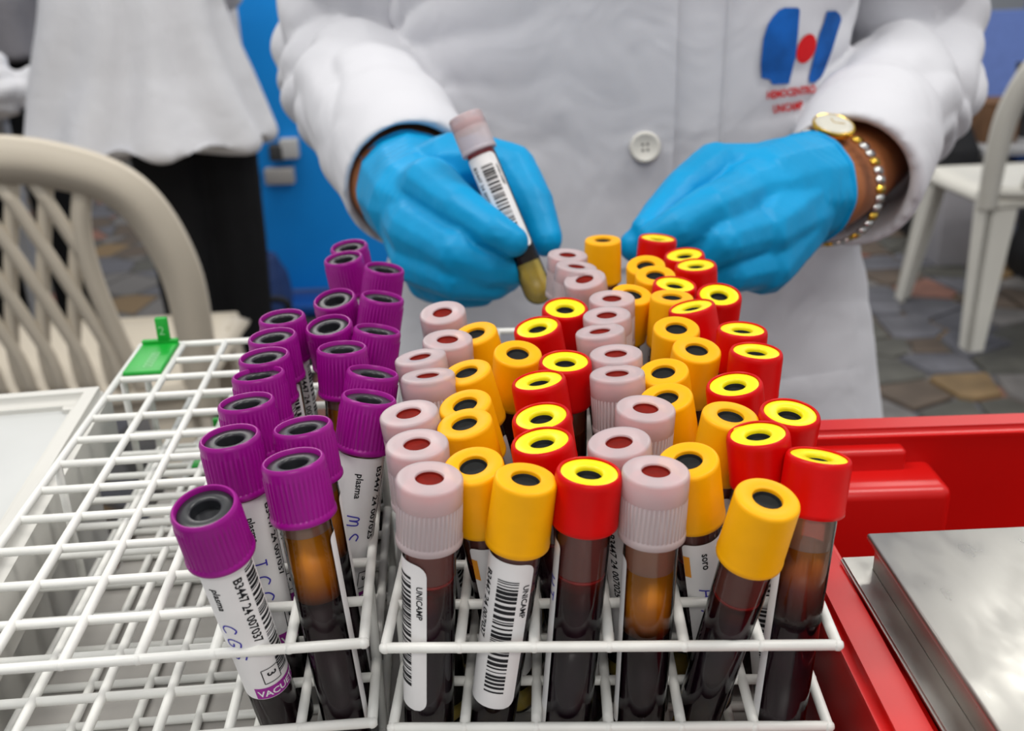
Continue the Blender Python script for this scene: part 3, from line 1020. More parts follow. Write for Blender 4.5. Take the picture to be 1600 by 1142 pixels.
def mat_steel():
    m = mat('scratched_steel', (0.50, 0.49, 0.455), 0.28, 0.5, metal=1.0)
    nt = m.node_tree
    b = nt.nodes['Principled BSDF']
    tc = nt.nodes.new('ShaderNodeTexCoord')
    mp = nt.nodes.new('ShaderNodeMapping')
    mp.inputs['Rotation'].default_value = (0, 0, 0.5)
    mp.inputs['Scale'].default_value = (1, 0.45, 1)
    nt.links.new(tc.outputs['Object'], mp.inputs[0])
    n = nt.nodes.new('ShaderNodeTexNoise')
    n.inputs['Scale'].default_value = 120
    n.inputs['Detail'].default_value = 6
    nt.links.new(mp.outputs[0], n.inputs['Vector'])
    n3 = nt.nodes.new('ShaderNodeTexNoise')
    n3.inputs['Scale'].default_value = 75
    nt.links.new(mp.outputs[0], n3.inputs['Vector'])
    r = nt.nodes.new('ShaderNodeMapRange')
    r.inputs['From Min'].default_value = 0.3
    r.inputs['From Max'].default_value = 0.7
    r.inputs['To Min'].default_value = 0.26
    r.inputs['To Max'].default_value = 0.50
    nt.links.new(n.outputs['Fac'], r.inputs['Value'])
    nt.links.new(r.outputs[0], b.inputs['Roughness'])
    bp = nt.nodes.new('ShaderNodeBump')
    bp.inputs['Strength'].default_value = 0.22
    bp.inputs['Distance'].default_value = 0.0002
    nt.links.new(n3.outputs['Fac'], bp.inputs['Height'])
    b2 = nt.nodes.new('ShaderNodeBump')
    b2.inputs['Strength'].default_value = 0.2
    b2.inputs['Distance'].default_value = 0.0001
    nt.links.new(n.outputs['Fac'], b2.inputs['Height'])
    nt.links.new(bp.outputs[0], b2.inputs['Normal'])
    nt.links.new(b2.outputs[0], b.inputs['Normal'])
    return m
STEEL = mat_steel()
sb = empty('steel_box', (0.0945, 0.251, ZR - 0.088), Quaternion((0, 0, 1), math.radians(1.2)))
SW, SD = 0.24, 0.19
box('body', (0.006 + SW / 2, -0.002 - SD / 2, 0.0495), (SW - 0.002, SD, 0.098), STEEL, sb, bev=0.0015)
ring_prism('flange', 0.0, SW + 0.010, -SD - 0.008, 0.004, 0.0075, 0.0885, 0.0903, STEEL, sb, 0.0006)
box('lid', (0.006 + SW / 2, -0.001 - SD / 2, 0.0992), (SW + 0.001, SD + 0.003, 0.0022), STEEL, sb, bev=0.0008)
tag(sb, 'scratched stainless steel box with flat lid standing in the red crate', 'metal box')

# ------------------------------------------------------------------ person behind the racks
person = empty('person', (0.08, 0.74, 0.0))
def to_person(me):
    me.transform(Matrix.Translation(-person.location))
    return me
def loft_bm(bm, rings):
    prev = None
    first = None
    for ring in rings:
        vs = [bm.verts.new(p) for p in ring]
        if prev:
            n = len(vs)
            for k in range(n):
                bm.faces.new((prev[k], prev[(k + 1) % n], vs[(k + 1) % n], vs[k]))
        else:
            first = vs
        prev = vs
    bm.faces.new(list(reversed(first)))
    bm.faces.new(prev)

def ell_ring(c, rx, ry, z, n=64, e=2.4, skew=0.0):
    out = []
    for k in range(n):
        a = 2 * PI * k / n
        ca, sa = math.cos(a), math.sin(a)
        x = math.copysign(abs(ca) ** (2 / e), ca) * rx
        y = math.copysign(abs(sa) ** (2 / e), sa) * ry
        out.append(Vector((c[0] + x, c[1] + y + skew * x, z)))
    return out
PX, PY = 0.082, 0.735
bm = bmesh.new()
tors = [(0.60, .215, .135, .012), (0.72, .208, .132, .010), (0.82, .192, .126, .006), (0.90, .170, .116, .002), (0.98, .150, .112, 0), (1.06, .150, .114, 0), (1.14, .158, .118, 0),
        (1.22, .168, .116, .004), (1.30, .176, .104, .012), (1.36, .150, .085, .022), (1.40, .085, .070, .03)]
loft_bm(bm, [ell_ring((PX, PY + o), rx, ry, z) for z, rx, ry, o in tors])
def sleeve_nodes(sh, el, cu, radii):
    pts = catmull([sh, sh.lerp(el, .5) , el, el.lerp(cu, .5), cu], 6)
    n = len(pts)
    rr = []
    for k in range(n):
        t = k / (n - 1) * (len(radii) - 1)
        i = min(int(t), len(radii) - 2)
        rr.append(radii[i] + (radii[i + 1] - radii[i]) * (t - i))
    return pts, rr
def sleeve(bm, sh, el, cu, radii):
    pts, rr = sleeve_nodes(sh, el, cu, radii)
    d = (pts[-1] - pts[-3]).normalized()
    # solid arm up to short of the cuff
    body = [(p, r) for p, r in zip(pts, rr)]
    cut = max(2, int(len(body) * 0.86))
    chain_bm(bm, body[:cut], 0.25)
    # hollow cuff: outer skin, rim, inner skin, closed bottom
    c0, c1 = body[cut - 1][0], pts[-1]
    r0, r1 = body[cut - 1][1], rr[-1]
    x = d.cross(Vector((0, 0, 1))).normalized()
    y = d.cross(x).normalized()
    n = 48
    def ring(c, r):
        return [c + x * (r * math.cos(2 * PI * k / n)) + y * (r * math.sin(2 * PI * k / n)) for k in range(n)]
    rings = [ring(c0 - d * 0.01, r0 * .95), ring(c0, r0), ring(c0.lerp(c1, .5), (r0 + r1) / 2), ring(c1, r1), ring(c1 + d * .001, r1 - .003),
             ring(c1 - d * .004, r1 - .006), ring(c0 + d * .012, r1 - .008)]
    prev = None
    for q in rings:
        vs = [bm.verts.new(p) for p in q]
        if prev:
            for k in range(n):
                bm.faces.new((prev[k], prev[(k + 1) % n], vs[(k + 1) % n], vs[k]))
        else:
            bm.faces.new(list(reversed(vs)))
        prev = vs
    bm.faces.new(prev)
    return c1, d
shR, elR, cuR = Vector((PX - .150, PY + .02, 1.315)), at(548, 92, .73), at(646, 292, .552)
shL, elL, cuL = Vector((PX + .150, PY + .02, 1.315)), at(1424, 100, .74), at(1322, 285, .557)
RS = [.062, .054, .050, .047, .0480, .0460, .0430, .0405, .0390]
cR, dR = sleeve(bm, shR, elR, cuR, RS)
cL, dL = sleeve(bm, shL, elL, cuL, RS)
bmesh.ops.recalc_face_normals(bm, faces=bm.faces)
coat_me = remeshed('coat', bm_mesh('coat_raw', bm), 0.0032, 10, 0.5)
# cloth folds, pressed into the surface itself
def fold(v):
    c = v.co
    onarm_r = (c - elR).length < 0.20
    onarm_l = (c - elL).length < 0.20
    p = Vector((c.x * 9, c.y * 9, c.z * 3.2))
    d = noise.noise(p) * 0.0065 + noise.noise(p * 2.3 + Vector((3, 1, 7))) * 0.0028
    if onarm_r or onarm_l:
        q = c - (elR if onarm_r else elL)
        ax = (cR - elR).normalized() if onarm_r else (cL - elL).normalized()
        s = q.dot(ax)
        u = q.dot(Vector((0, 0, 1)))
        fall = max(0, 1 - q.length / 0.21)
        wob = noise.noise(c * 11) * 3.2
        d += 0.0110 * (abs(math.sin(s * 48 + u * 42 + wob)) - 0.5) * fall
        d += 0.0065 * (abs(math.sin(s * 30 - u * 75 + wob * 1.4 + 1.1)) - 0.5) * fall
    return d
for v, n in [(v, v.normal.copy()) for v in coat_me.vertices]:
    v.co += n * fold(v)
coat_me.update()
bvh = BVHTree.FromPolygons([v.co.copy() for v in coat_me.vertices], [tuple(p.vertices) for p in coat_me.polygons])
def on_coat(px, py, lift=0.0):
    d = (at(px, py, 1.0) - CAM).normalized()
    h = bvh.ray_cast(CAM, d)
    if h[0] is None:
        return at(px, py, 0.62)
    nn = h[1] if h[1].dot(d) < 0 else -h[1]
    return h[0] - d * lift
coat = mesh_obj('coat', to_person(coat_me), COAT, person)
coat['label'] = 'white buttoned lab coat'

def surf_strip(name, quad, nu, nv, lift, material, parent, ramp=False):
    """cloth panel sewn on the coat: follows its surface, small thickness"""
    (a, b, c, d) = [Vector(q) for q in quad]
    top, bot, faces = [], [], []
    for j in range(nv + 1):
        for i in range(nu + 1):
            p = a.lerp(b, i / nu).lerp(d.lerp(c, i / nu), j / nv)
            edgef = 0.0 if (i in (0, nu) or j in (0, nv)) else 1.0
            lf = lift * i / nu - 0.0004 if ramp else (lift if edgef else lift * 0.25)
            top.append(on_coat(p.x, p.y, lf))
    n = nu + 1
    for j in range(nv):
        for i in range(nu):
            faces.append((j * n + i, j * n + i + 1, (j + 1) * n + i + 1, (j + 1) * n + i))
    me = from_py(name, top, faces)
    return mesh_obj(name, to_person(me), material, parent)
surf_strip('placket', [(930, -760), (1085, -760), (1046, 420), (900, 420)], 16, 90, 0.0030, COAT, coat, ramp=True)
surf_strip('seam', [(1180, -700), (1184, -700), (1124, 300), (1120, 300)], 2, 80, 0.0012, COAT, coat)
surf_strip('pocket', [(1150, 604), (1352, 572), (1352, 760), (1150, 790)], 14, 12, 0.0028, COAT, coat)
# button
bpos = on_coat(1008, 230, 0.003)
bt = lathe('button', prof([(0, 1.6), (5.6, 1.6), (7.4, 2.4), (8.6, 2.6), (9.3, 1.8), (9.5, .6), (9.2, 0), (0, 0)]), 40)
for p in bt.polygons: p.use_smooth = True
BTN = mat('cream_button', (0.66, 0.64, 0.58), 0.35, 0.5, var=0.05)
btn = mesh_obj('button', bt, BTN, coat)
toCam = (CAM - bpos).normalized()
bq = Vector((0, 0, 1)).rotation_difference((toCam + Vector((0, -1.2, 0.2))).normalized())
btn.rotation_mode = 'QUATERNION'
btn.rotation_quaternion = bq
btn.location = bpos - person.location
HOLE = mat('dark_thread', (0.12, 0.11, 0.10), 0.7)
for hx, hy in ((-1.5, -1.7), (1.5, -1.7), (-1.5, 1.7), (1.5, 1.7)):
    ho = mesh_obj('thread_hole', lathe('thread_hole', prof([(0, 1.75), (.8, 1.75), (.95, 1.4)]), 12), HOLE, btn)
    ho.location = (hx * MM, hy * MM, 0)
# emblem printed on the breast: two blue strokes, a red dot, two lines of lettering
EBLUE = mat('blue_print', (0.006, 0.10, 0.40), 0.7, 0.2, var=0.25, vscale=60)
ERED = mat('red_print', (0.62, 0.008, 0.012), 0.7, 0.2, var=0.1, vscale=60)
def print_poly(name, pts, m, step=6):
    bm = bmesh.new()
    vs = [bm.verts.new((x, y, 0)) for x, y in pts]
    f = bm.faces.new(vs)
    bmesh.ops.triangulate(bm, faces=[f])
    for _ in range(3):
        bmesh.ops.subdivide_edges(bm, edges=[e for e in bm.edges if e.calc_length() > step], cuts=1)
        bmesh.ops.triangulate(bm, faces=bm.faces)
    for v in bm.verts:
        v.co = on_coat(v.co.x, v.co.y, 0.0016)
    o = mesh_obj(name, to_person(bm_mesh(name, bm)), m, coat, smooth=False)
    return o
print_poly('emblem_stroke', [(1207, 27), (1217, 16), (1226, 12), (1247, 12), (1250, 16), (1247, 55), (1243, 90), (1233, 131), (1207, 132), (1203, 124), (1190, 122), (1189, 100), (1193, 60), (1200, 38)], EBLUE)
print_poly('emblem_stroke', [(1292, 18), (1306, 17), (1313, 23), (1315, 31), (1309, 50), (1300, 80), (1288, 112), (1283, 121), (1273, 129), (1265, 129), (1264, 121), (1272, 90), (1281, 52), (1288, 35)], EBLUE)
print_poly('emblem_dot', [(1260 + 15 * math.cos(a) - 4 * math.sin(a), 76 + 23 * math.sin(a) - 3 * math.cos(a)) for a in [2 * PI * k / 20 for k in range(20)]], ERED)
def coat_text(body, x, y, size, slope, squeeze):
    vs, fs = text_mesh(body, size, 0.035)
    me = from_py('emblem_lettering', [on_coat(x + v.x * squeeze, y - v.y + slope * v.x, 0.0016) for v in vs], fs)
    return mesh_obj('emblem_lettering', to_person(me), ERED, coat, smooth=False)
coat_text('HEMOCENTRO', 1198, 155, 17, -0.09, 0.66)
coat_text('UNICAMP', 1208, 177, 17, -0.10, 0.62)

# ---- hands in gloves
def hand(name, palm, fingers, cut, voxel=0.00115, sm=5):
    bm = bmesh.new()
    for ch in palm + fingers:
        chain_bm(bm, [(at(x, y, d), r) for x, y, d, r in ch], 0.22)
    me = remeshed(name, bm_mesh(name, bm), voxel, sm, 0.5)
    bm = bmesh.new()
    bm.from_mesh(me)
    bmesh.ops.bisect_plane(bm, geom=list(bm.verts) + list(bm.edges) + list(bm.faces), plane_co=cut[0], plane_no=cut[1], clear_outer=True)
    bm.to_mesh(me)
    bm.free()
    me.update()
    for v, n in [(v, v.normal.copy()) for v in me.vertices]:
        c = v.co
        v.co += n * (noise.noise(c * 110) * 0.00035 + noise.noise(c * 420) * 0.00010)
    return me
palmR = [[(636, 280, .570, .0300), (644, 300, .535, .0295), (652, 318, .51, .0260), (672, 330, .492, .021), (690, 345, .48, .0175)],
         [(650, 318, .51, .022), (672, 380, .492, .021), (690, 415, .486, .017)],
         [(650, 318, .51, .020), (672, 292, .482, .0145)],
         [(650, 330, .51, .020), (652, 355, .482, .0155)],
         [(650, 340, .51, .020), (656, 400, .487, .0150)],
         [(650, 340, .515, .019), (676, 432, .496, .0135)],
         [(650, 300, .525, .022), (705, 262, .508, .0175), (760, 256, .500, .0140)]]
fingR = [[(672, 288, .478, .0135), (722, 327, .455, .0104), (772, 360, .444, .0086), (801, 377, .4440, .0074)],
         [(650, 358, .478, .0140), (715, 396, .4535, .0118), (765, 414, .4545, .0100), (796, 420, .459, .0086)],
         [(655, 405, .484, .0135), (712, 430, .459, .0115), (768, 438, .465, .0098), (790, 430, .476, .0085)],
         [(676, 436, .494, .0120), (706, 449, .474, .0100), (748, 452, .480, .0088), (765, 440, .490, .0080)],
         [(760, 256, .500, .0140), (800, 262, .495, .0120), (832, 318, .486, .0105), (852, 374, .4785, .0085)]]
gR = mesh_obj('glove', to_person(hand('glove', palmR, fingR, (at(640, 290, .552), (at(636, 280, .570) - at(652, 318, .51)).normalized()))), GLOVE, person)
palmL = [[(1306, 290, .556, .0310), (1258, 296, .536, .0300), (1225, 300, .523, .0285), (1190, 305, .508, .0245)],
         [(1225, 300, .525, .026), (1118, 268, .503, .0140)],
         [(1225, 305, .52, .026), (1165, 305, .490, .0160)],
         [(1225, 325, .52, .026), (1185, 362, .484, .0165)],
         [(1225, 335, .522, .025), (1192, 412, .490, .0155)],
         [(1190, 305, .508, .022), (1185, 375, .495, .020)],
         [(1190, 320, .515, .018), (1100, 365, .512, .0125)]]
fingL = [[(1118, 264, .502, .0135), (1068, 300, .486, .0112), (1034, 336, .476, .0095), (1012, 360, .469, .0082)],
         [(1165, 306, .488, .0140), (1108, 330, .460, .0120), (1062, 354, .456, .0100), (1026, 372, .459, .0085)],
         [(1180, 362, .482, .0140), (1128, 378, .459, .0115), (1088, 402, .464, .0098), (1062, 414, .474, .0085)],
         [(1190, 412, .488, .0130), (1140, 424, .470, .0105), (1100, 440, .476, .0090), (1085, 446, .486, .0080)],
         [(1100, 365, .512, .0125), (1035, 380, .488, .0105), (995, 384, .472, .0085)]]
gL = mesh_obj('glove', to_person(hand('glove', palmL, fingL, (at(1260, 295, .537), (at(1320, 290, .556) - at(1225, 300, .523)).normalized()))), GLOVE, person)
# rolled glove edges + wrists
def rolled_edge(go, c, d):
    me = go.data
    cnt = {}
    for p in me.polygons:
        for k in p.edge_keys: cnt[k] = cnt.get(k, 0) + 1
    vs = {v for k, n in cnt.items() if n == 1 for v in k}
    x = d.cross(Vector((0, 0, 1))).normalized()
    y = d.cross(x).normalized()
    off = person.location
    pts = sorted(((math.atan2((me.vertices[v].co + off - c).dot(y), (me.vertices[v].co + off - c).dot(x)), me.vertices[v].co.copy()) for v in vs), key=lambda t: t[0])
    n = 48
    ring = []
    for k in range(n):
        a0, a1 = -PI + 2 * PI * k / n, -PI + 2 * PI * (k + 1) / n
        q = [p for a, p in pts if a0 <= a < a1]
        if q: ring.append(sum(q, Vector()) / len(q))
    ring.append(ring[0])
    mesh_obj('rolled_edge', tube_mesh('rolled_edge', ring, .0012, 8, caps=False), GLOVE, go)
rolled_edge(gR, at(640, 290, .552), (at(636, 280, .570) - at(652, 318, .51)).normalized())
rolled_edge(gL, at(1260, 295, .537), (at(1320, 290, .556) - at(1225, 300, .523)).normalized())
def wrist(a, b, c, ra, rb, rc):
    path = catmull([a, b, c], 10)
    n = len(path)
    rr = [ra + (rb - ra) * min(1, 2 * k / (n - 1)) if k < n / 2 else rb + (rc - rb) * (2 * k / (n - 1) - 1) for k in range(n)]
    me = tube_mesh('forearm', path, rr, 32, flat=0.86)
    return mesh_obj('forearm', to_person(me), SKIN, person)
wR0, wR1 = at(652, 318, .512), cuR - dR * 0.07
wrist(at(642, 296, .540), at(640, 288, .556), wR1, .0240, .0325, .0345)
wL0, wL1 = at(1225, 300, .523), cuL - dL * 0.07
wrist(at(1248, 297, .531), at(1280, 293, .5445), wL1, .0235, .0278, .0325)
# ---- wristwatch
GOLD = mat('polished_gold', (0.85, 0.55, 0.08), 0.2, 0.5, metal=1.0)
SILVER = mat('polished_silver', (0.72, 0.72, 0.70), 0.2, 0.5, metal=1.0)
DIAL = mat('ivory_dial', (0.62, 0.60, 0.52), 0.3, 0.5, var=0.05)
wc = at(1286, 292, .5465)
wd_ = (at(1320, 288, .558) - at(1235, 299, .527)).normalized()
wx = wd_.cross(Vector((0, 0, 1))).normalized()
wy = wd_.cross(wx).normalized()
watch = empty('wristwatch', wc - person.location)
watch.parent = person
def wring(a, r=0.0338):
    return wx * (r * math.cos(a)) + wy * (r * 0.90 * math.sin(a))
tocam = (CAM - wc).normalized()
def to_px(p):
    q = p - CAM
    return (800 + F_PX * q.dot(CR) / q.dot(CF), 571 - F_PX * q.dot(CU) / q.dot(CF))
def face_cost(k):
    v = wring(math.radians(k))
    x, y = to_px(wc + v)
    return (x - 1292) ** 2 + (y - 262) ** 2 + (1e6 if v.normalized().dot(tocam) < -0.1 else 0)
best = min(range(360), key=face_cost)
lk = bmesh.new()
bmesh.ops.create_cube(lk, size=1)
bmesh.ops.scale(lk, vec=(.0042, .0066, .0022), verts=lk.verts)
bmesh.ops.bevel(lk, geom=list(lk.edges), offset=.0006, segments=2, affect='EDGES')
link_me = bm_mesh('link', lk)
for p in link_me.polygons: p.use_smooth = True
link_gold = link_me.copy()
link_me.materials.append(SILVER)
link_gold.materials.append(GOLD)
for k in range(40):
    a = math.radians(best) + 2 * PI * k / 40
    if abs((k + 20) % 40 - 20) < 3: continue
    p = wring(a)
    o = mesh_obj('link', link_me if k % 3 else link_gold, None, watch)
    tv = (wring(a + .05) - wring(a - .05)).normalized()
    nv = p.normalized()
    o.rotation_mode = 'QUATERNION'
    o.rotation_quaternion = Matrix((tv, nv.cross(tv), nv)).transposed().to_quaternion()
    o.location = p
pf = wring(math.radians(best))
tv = (wring(math.radians(best) + .05) - wring(math.radians(best) - .05)).normalized()
nv = (pf.normalized() + tocam * 0.55).normalized()
tv = (tv - nv * tv.dot(nv)).normalized()
fq = Matrix((tv, nv.cross(tv), nv)).transposed().to_quaternion()
case = lathe('watch_case', prof([(0, -1), (9.5, -1), (10.5, 0.5), (10.8, 2.2), (10.2, 3.4), (9.8, 3.6), (9.6, 3.0), (0, 2.9)]), 40)
cs = mesh_obj('watch_case', case, GOLD, watch)
cs.location = pf; cs.rotation_mode = 'QUATERNION'; cs.rotation_quaternion = fq; cs.scale = (1.1, 0.82, 1)
dl = lathe('dial', prof([(9.6, 3.0), (9.4, 3.5), (6, 3.9), (0, 4.1)]), 32)
do = mesh_obj('dial', dl, DIAL, cs)
for k, (ln, an) in enumerate(((5.5, 0.6), (3.8, 2.5))):
    b = bmesh.new()
    box_bm(b, (ln / 2 * MM, 0, 4.15 * MM), (ln * MM, .5 * MM, .12 * MM))
    h = mesh_obj('watch_hand', bm_mesh('watch_hand', b), GOLD, cs, smooth=False)
    h.rotation_euler = (0, 0, an)
watch['label'] = 'gold and silver wristwatch with oval ivory dial'

# ---- neck, head, trousers and shoes (outside the frame)
bm = bmesh.new()
chain_bm(bm, [(Vector((PX, PY + .035, 1.33)), .052), (Vector((PX, PY + .03, 1.45)), .048)], .3)
for q, r in (((0, .02, 1.56), .078), ((0, .035, 1.60), .082), ((0, .0, 1.50), .058), ((0, -.02, 1.475), .042)):
    blob_bm(bm, Vector((PX, PY, 0)) + Vector(q), r)
chain_bm(bm, [(Vector((PX, PY - .052, 1.57)), .010), (Vector((PX, PY - .066, 1.535)), .013)], .3)
for s in (-1, 1):
    blob_bm(bm, Vector((PX + s * .078, PY + .03, 1.555)), .018)
head = mesh_obj('head', to_person(remeshed('head', bm_mesh('head', bm), 0.004, 6)), SKIN, person)
EYE = mat('eye_white', (0.7, 0.7, 0.7), 0.2)
HAIR = mat('black_hair', (0.02, 0.015, 0.012), 0.5, 0.4, var=0.3, vscale=80)
for s in (-1, 1):
    b = bmesh.new(); blob_bm(b, Vector((PX + s * .031, PY - .046, 1.567)), .0115)
    mesh_obj('eye', to_person(bm_mesh('eye', b)), EYE, head)
    b = bmesh.new(); blob_bm(b, Vector((PX + s * .031, PY - .0545, 1.567)), .0048)
    mesh_obj('pupil', to_person(bm_mesh('pupil', b)), HAIR, head)
b = bmesh.new()
chain_bm(b, [(Vector((PX - .02, PY - .052, 1.505)), .005), (Vector((PX, PY - .060, 1.503)), .006), (Vector((PX + .02, PY - .052, 1.505)), .005)], .3)
mesh_obj('mouth', to_person(remeshed('mouth', bm_mesh('mouth', b), .002, 3)), mat('lips', (0.35, 0.09, 0.07), 0.4), head)
b = bmesh.new()
for q, r in (((0, .055, 1.60), .088), ((0, .03, 1.635), .078), ((0, .07, 1.55), .075)):
    blob_bm(b, Vector((PX, PY, 0)) + Vector(q), r)
mesh_obj('hair', to_person(remeshed('hair', bm_mesh('hair', b), .005, 5)), HAIR, head)
TROU = mat_fabric('black_trouser_cloth', (0.009, 0.009, 0.010), sheen=0.0)
bm = bmesh.new()
for s in (-1, 1):
    chain_bm(bm, [(Vector((PX + s * .075, PY + .02, .88)), .088), (Vector((PX + s * .085, PY + .01, .48)), .062), (Vector((PX + s * .09, PY + .03, .10)), .045)], .3)
mesh_obj('trousers', to_person(remeshed('trousers', bm_mesh('trousers', bm), .006, 6)), TROU, person)
for s in (-1, 1):
    b = bmesh.new()
    chain_bm(b, [(Vector((PX + s * .09, PY + .05, .045)), .040), (Vector((PX + s * .095, PY - .09, .035)), .034)], .3)
    me = remeshed('shoe', bm_mesh('shoe', b), .005, 4)
    for v in me.vertices: v.co.z = max(v.co.z, 0.012)
    mesh_obj('shoe', to_person(me), mat('black_shoe', (0.015, 0.015, 0.016), 0.4), person)
tag(person, 'person in white lab coat and blue gloves sorting tubes behind the racks', 'person')

# ---- the tube held in the hand
ht, hb = at(726, 181, .4530), at(844, 462, .4560)
axh = (ht - hb).normalized()
make_tube('white', ht - axh * 0.090, axh, 18, 'plasma' if False else 'barcode_mid', 'held', 'tube with milky white cap held in the blue-gloved hand', 'white-capped tubes held in hand', 3, 'B3447 24 007031', 'HT')
# ------------------------------------------------------------------ plastic chairs
CHAIRM = mat('beige_moulded_plastic', (0.66, 0.59, 0.48), 0.45, 0.4, var=0.04, vscale=6)
CHAIRW = mat('white_moulded_plastic', (0.66, 0.64, 0.58), 0.45, 0.4, var=0.04, vscale=6)
def plastic_chair(loc, rz, m, label):
    root = empty('plastic_chair', loc, Quaternion((0, 0, 1), rz))
    # chair faces +Y, back plane leans towards -Y
    def bk(x, z):
        return Vector((x, -0.20 - 0.24 * (z - 0.44) - 0.10 * (0.06 - x * x) * (1 if z > .46 else 0), z))
    nrm = Vector((0, 1, 0.24)).normalized()
    def inplane(p, t):
        return nrm.cross(t)
    # outer frame: inverted U, wide moulded band
    pts = [bk(-.235, .40), bk(-.250, .55), bk(-.248, .68), bk(-.205, .79), bk(-.11, .838), bk(0, .85), bk(.11, .838), bk(.205, .79), bk(.248, .68), bk(.250, .55), bk(.235, .40)]
    pa = catmull(pts, 8)
    n = len(pa)
    wd = [0.050 + 0.016 * math.sin(PI * k / (n - 1)) for k in range(n)]
    mesh_obj('back_frame', ribbon('back_frame', pa, wd, 0.026, inplane), m, root)
    # side ribs of the splat
    for s in (-1, 1):
        rp = catmull([bk(s * .150, .815), bk(s * .128, .74), bk(s * .125, .66), bk(s * .135, .56), bk(s * .150, .455)], 6)
        mesh_obj('rib', ribbon('rib', rp, 0.026, 0.016, inplane), m, root)
    # lattice: two crossing families of slats that straighten towards the seat
    for s in (-1, 1):
        for k in range(-3, 4):
            pts = []
            for q in range(15):
                z = .815 - (.815 - .455) * q / 14
                t = (z - .455) / (.815 - .455)
                x = k * 0.046 + s * (0.105 * max(0, t - .18) ** 1.15 - 0.030)
                lim = 0.126 + 0.018 * abs(2 * t - 1)
                if abs(x) < lim:
                    pts.append(bk(x, z) + Vector((0, 0.003 * s, 0)))
            if len(pts) > 3:
                mesh_obj('slat', ribbon('slat', pts, 0.0195, 0.009, inplane), m, root)
    # lower rail
    mesh_obj('back_rail', ribbon('back_rail', [bk(-.24 + .48 * k / 12, .452 - .012 * math.sin(PI * k / 12)) for k in range(13)], 0.035, 0.022, inplane), m, root)
    # seat: dished panel with a rolled edge
    verts, faces = [], []
    N = 20
    for j in range(N + 1):
        for i in range(N + 1):
            u, v = i / N * 2 - 1, j / N * 2 - 1
            hw = 0.235 + 0.012 * v
            x = u * hw
            y = v * 0.215 + 0.02
            ed = max(abs(u), abs(v))
            z = 0.44 - 0.014 * (1 - u * u) * (1 - v * v) - (0.03 * (ed - .86) / .14 if ed > .86 else 0)
            verts.append((x, y, z))
    for j in range(N):
        for i in range(N):
            faces.append((j * (N + 1) + i, j * (N + 1) + i + 1, (j + 1) * (N + 1) + i + 1, (j + 1) * (N + 1) + i))
    seat = mesh_obj('seat', from_py('seat', verts, faces), m, root)
    sd = seat.modifiers.new('thick', 'SOLIDIFY')
    sd.thickness = 0.012
    mesh_obj('apron', ribbon('apron', [Vector((-.225, .232, .405)), Vector((0, .242, .402)), Vector((.225, .232, .405))], 0.05, 0.012, lambda p, t: Vector((0, 0, 1))), m, root)
    # legs: L-shaped, tapering and splayed
    for sx in (-1, 1):
        for sy in (-1, 1):
            a = Vector((sx * .222, .02 + sy * .20, .43))
            b = Vector((sx * .250, .02 + sy * .245, 0.0))
            bm = bmesh.new()
            for (c0, s0, s1) in ((0, (.082, .012), (.046, .012)), (1, (.012, .082), (.012, .046))):
                rings = []
                for p, sz in ((a, s0), (a.lerp(b, .5), tuple((x + y) / 2 for x, y in zip(s0, s1))), (b, s1)):
                    off = Vector((-sx * sz[0] / 2, -sy * sz[1] / 2, 0))
                    rings.append([p + off + Vector((dx * sz[0] / 2, dy * sz[1] / 2, 0)) for dx, dy in ((-1, -1), (1, -1), (1, 1), (-1, 1))])
                loft_bm(bm, rings)
            bmesh.ops.recalc_face_normals(bm, faces=bm.faces)
            mesh_obj('leg', bm_mesh('leg', bm), m, root, smooth=False)
    tag(root, label, 'chair', 'moulded plastic chairs')
    return root
plastic_chair((-0.755, 1.70, 0.0), math.radians(4), CHAIRM, 'beige plastic chair with lattice back at the left edge')
plastic_chair((1.50, 2.86, 0.0), math.radians(3), CHAIRW, 'pale plastic chair on the stone floor at the right edge')

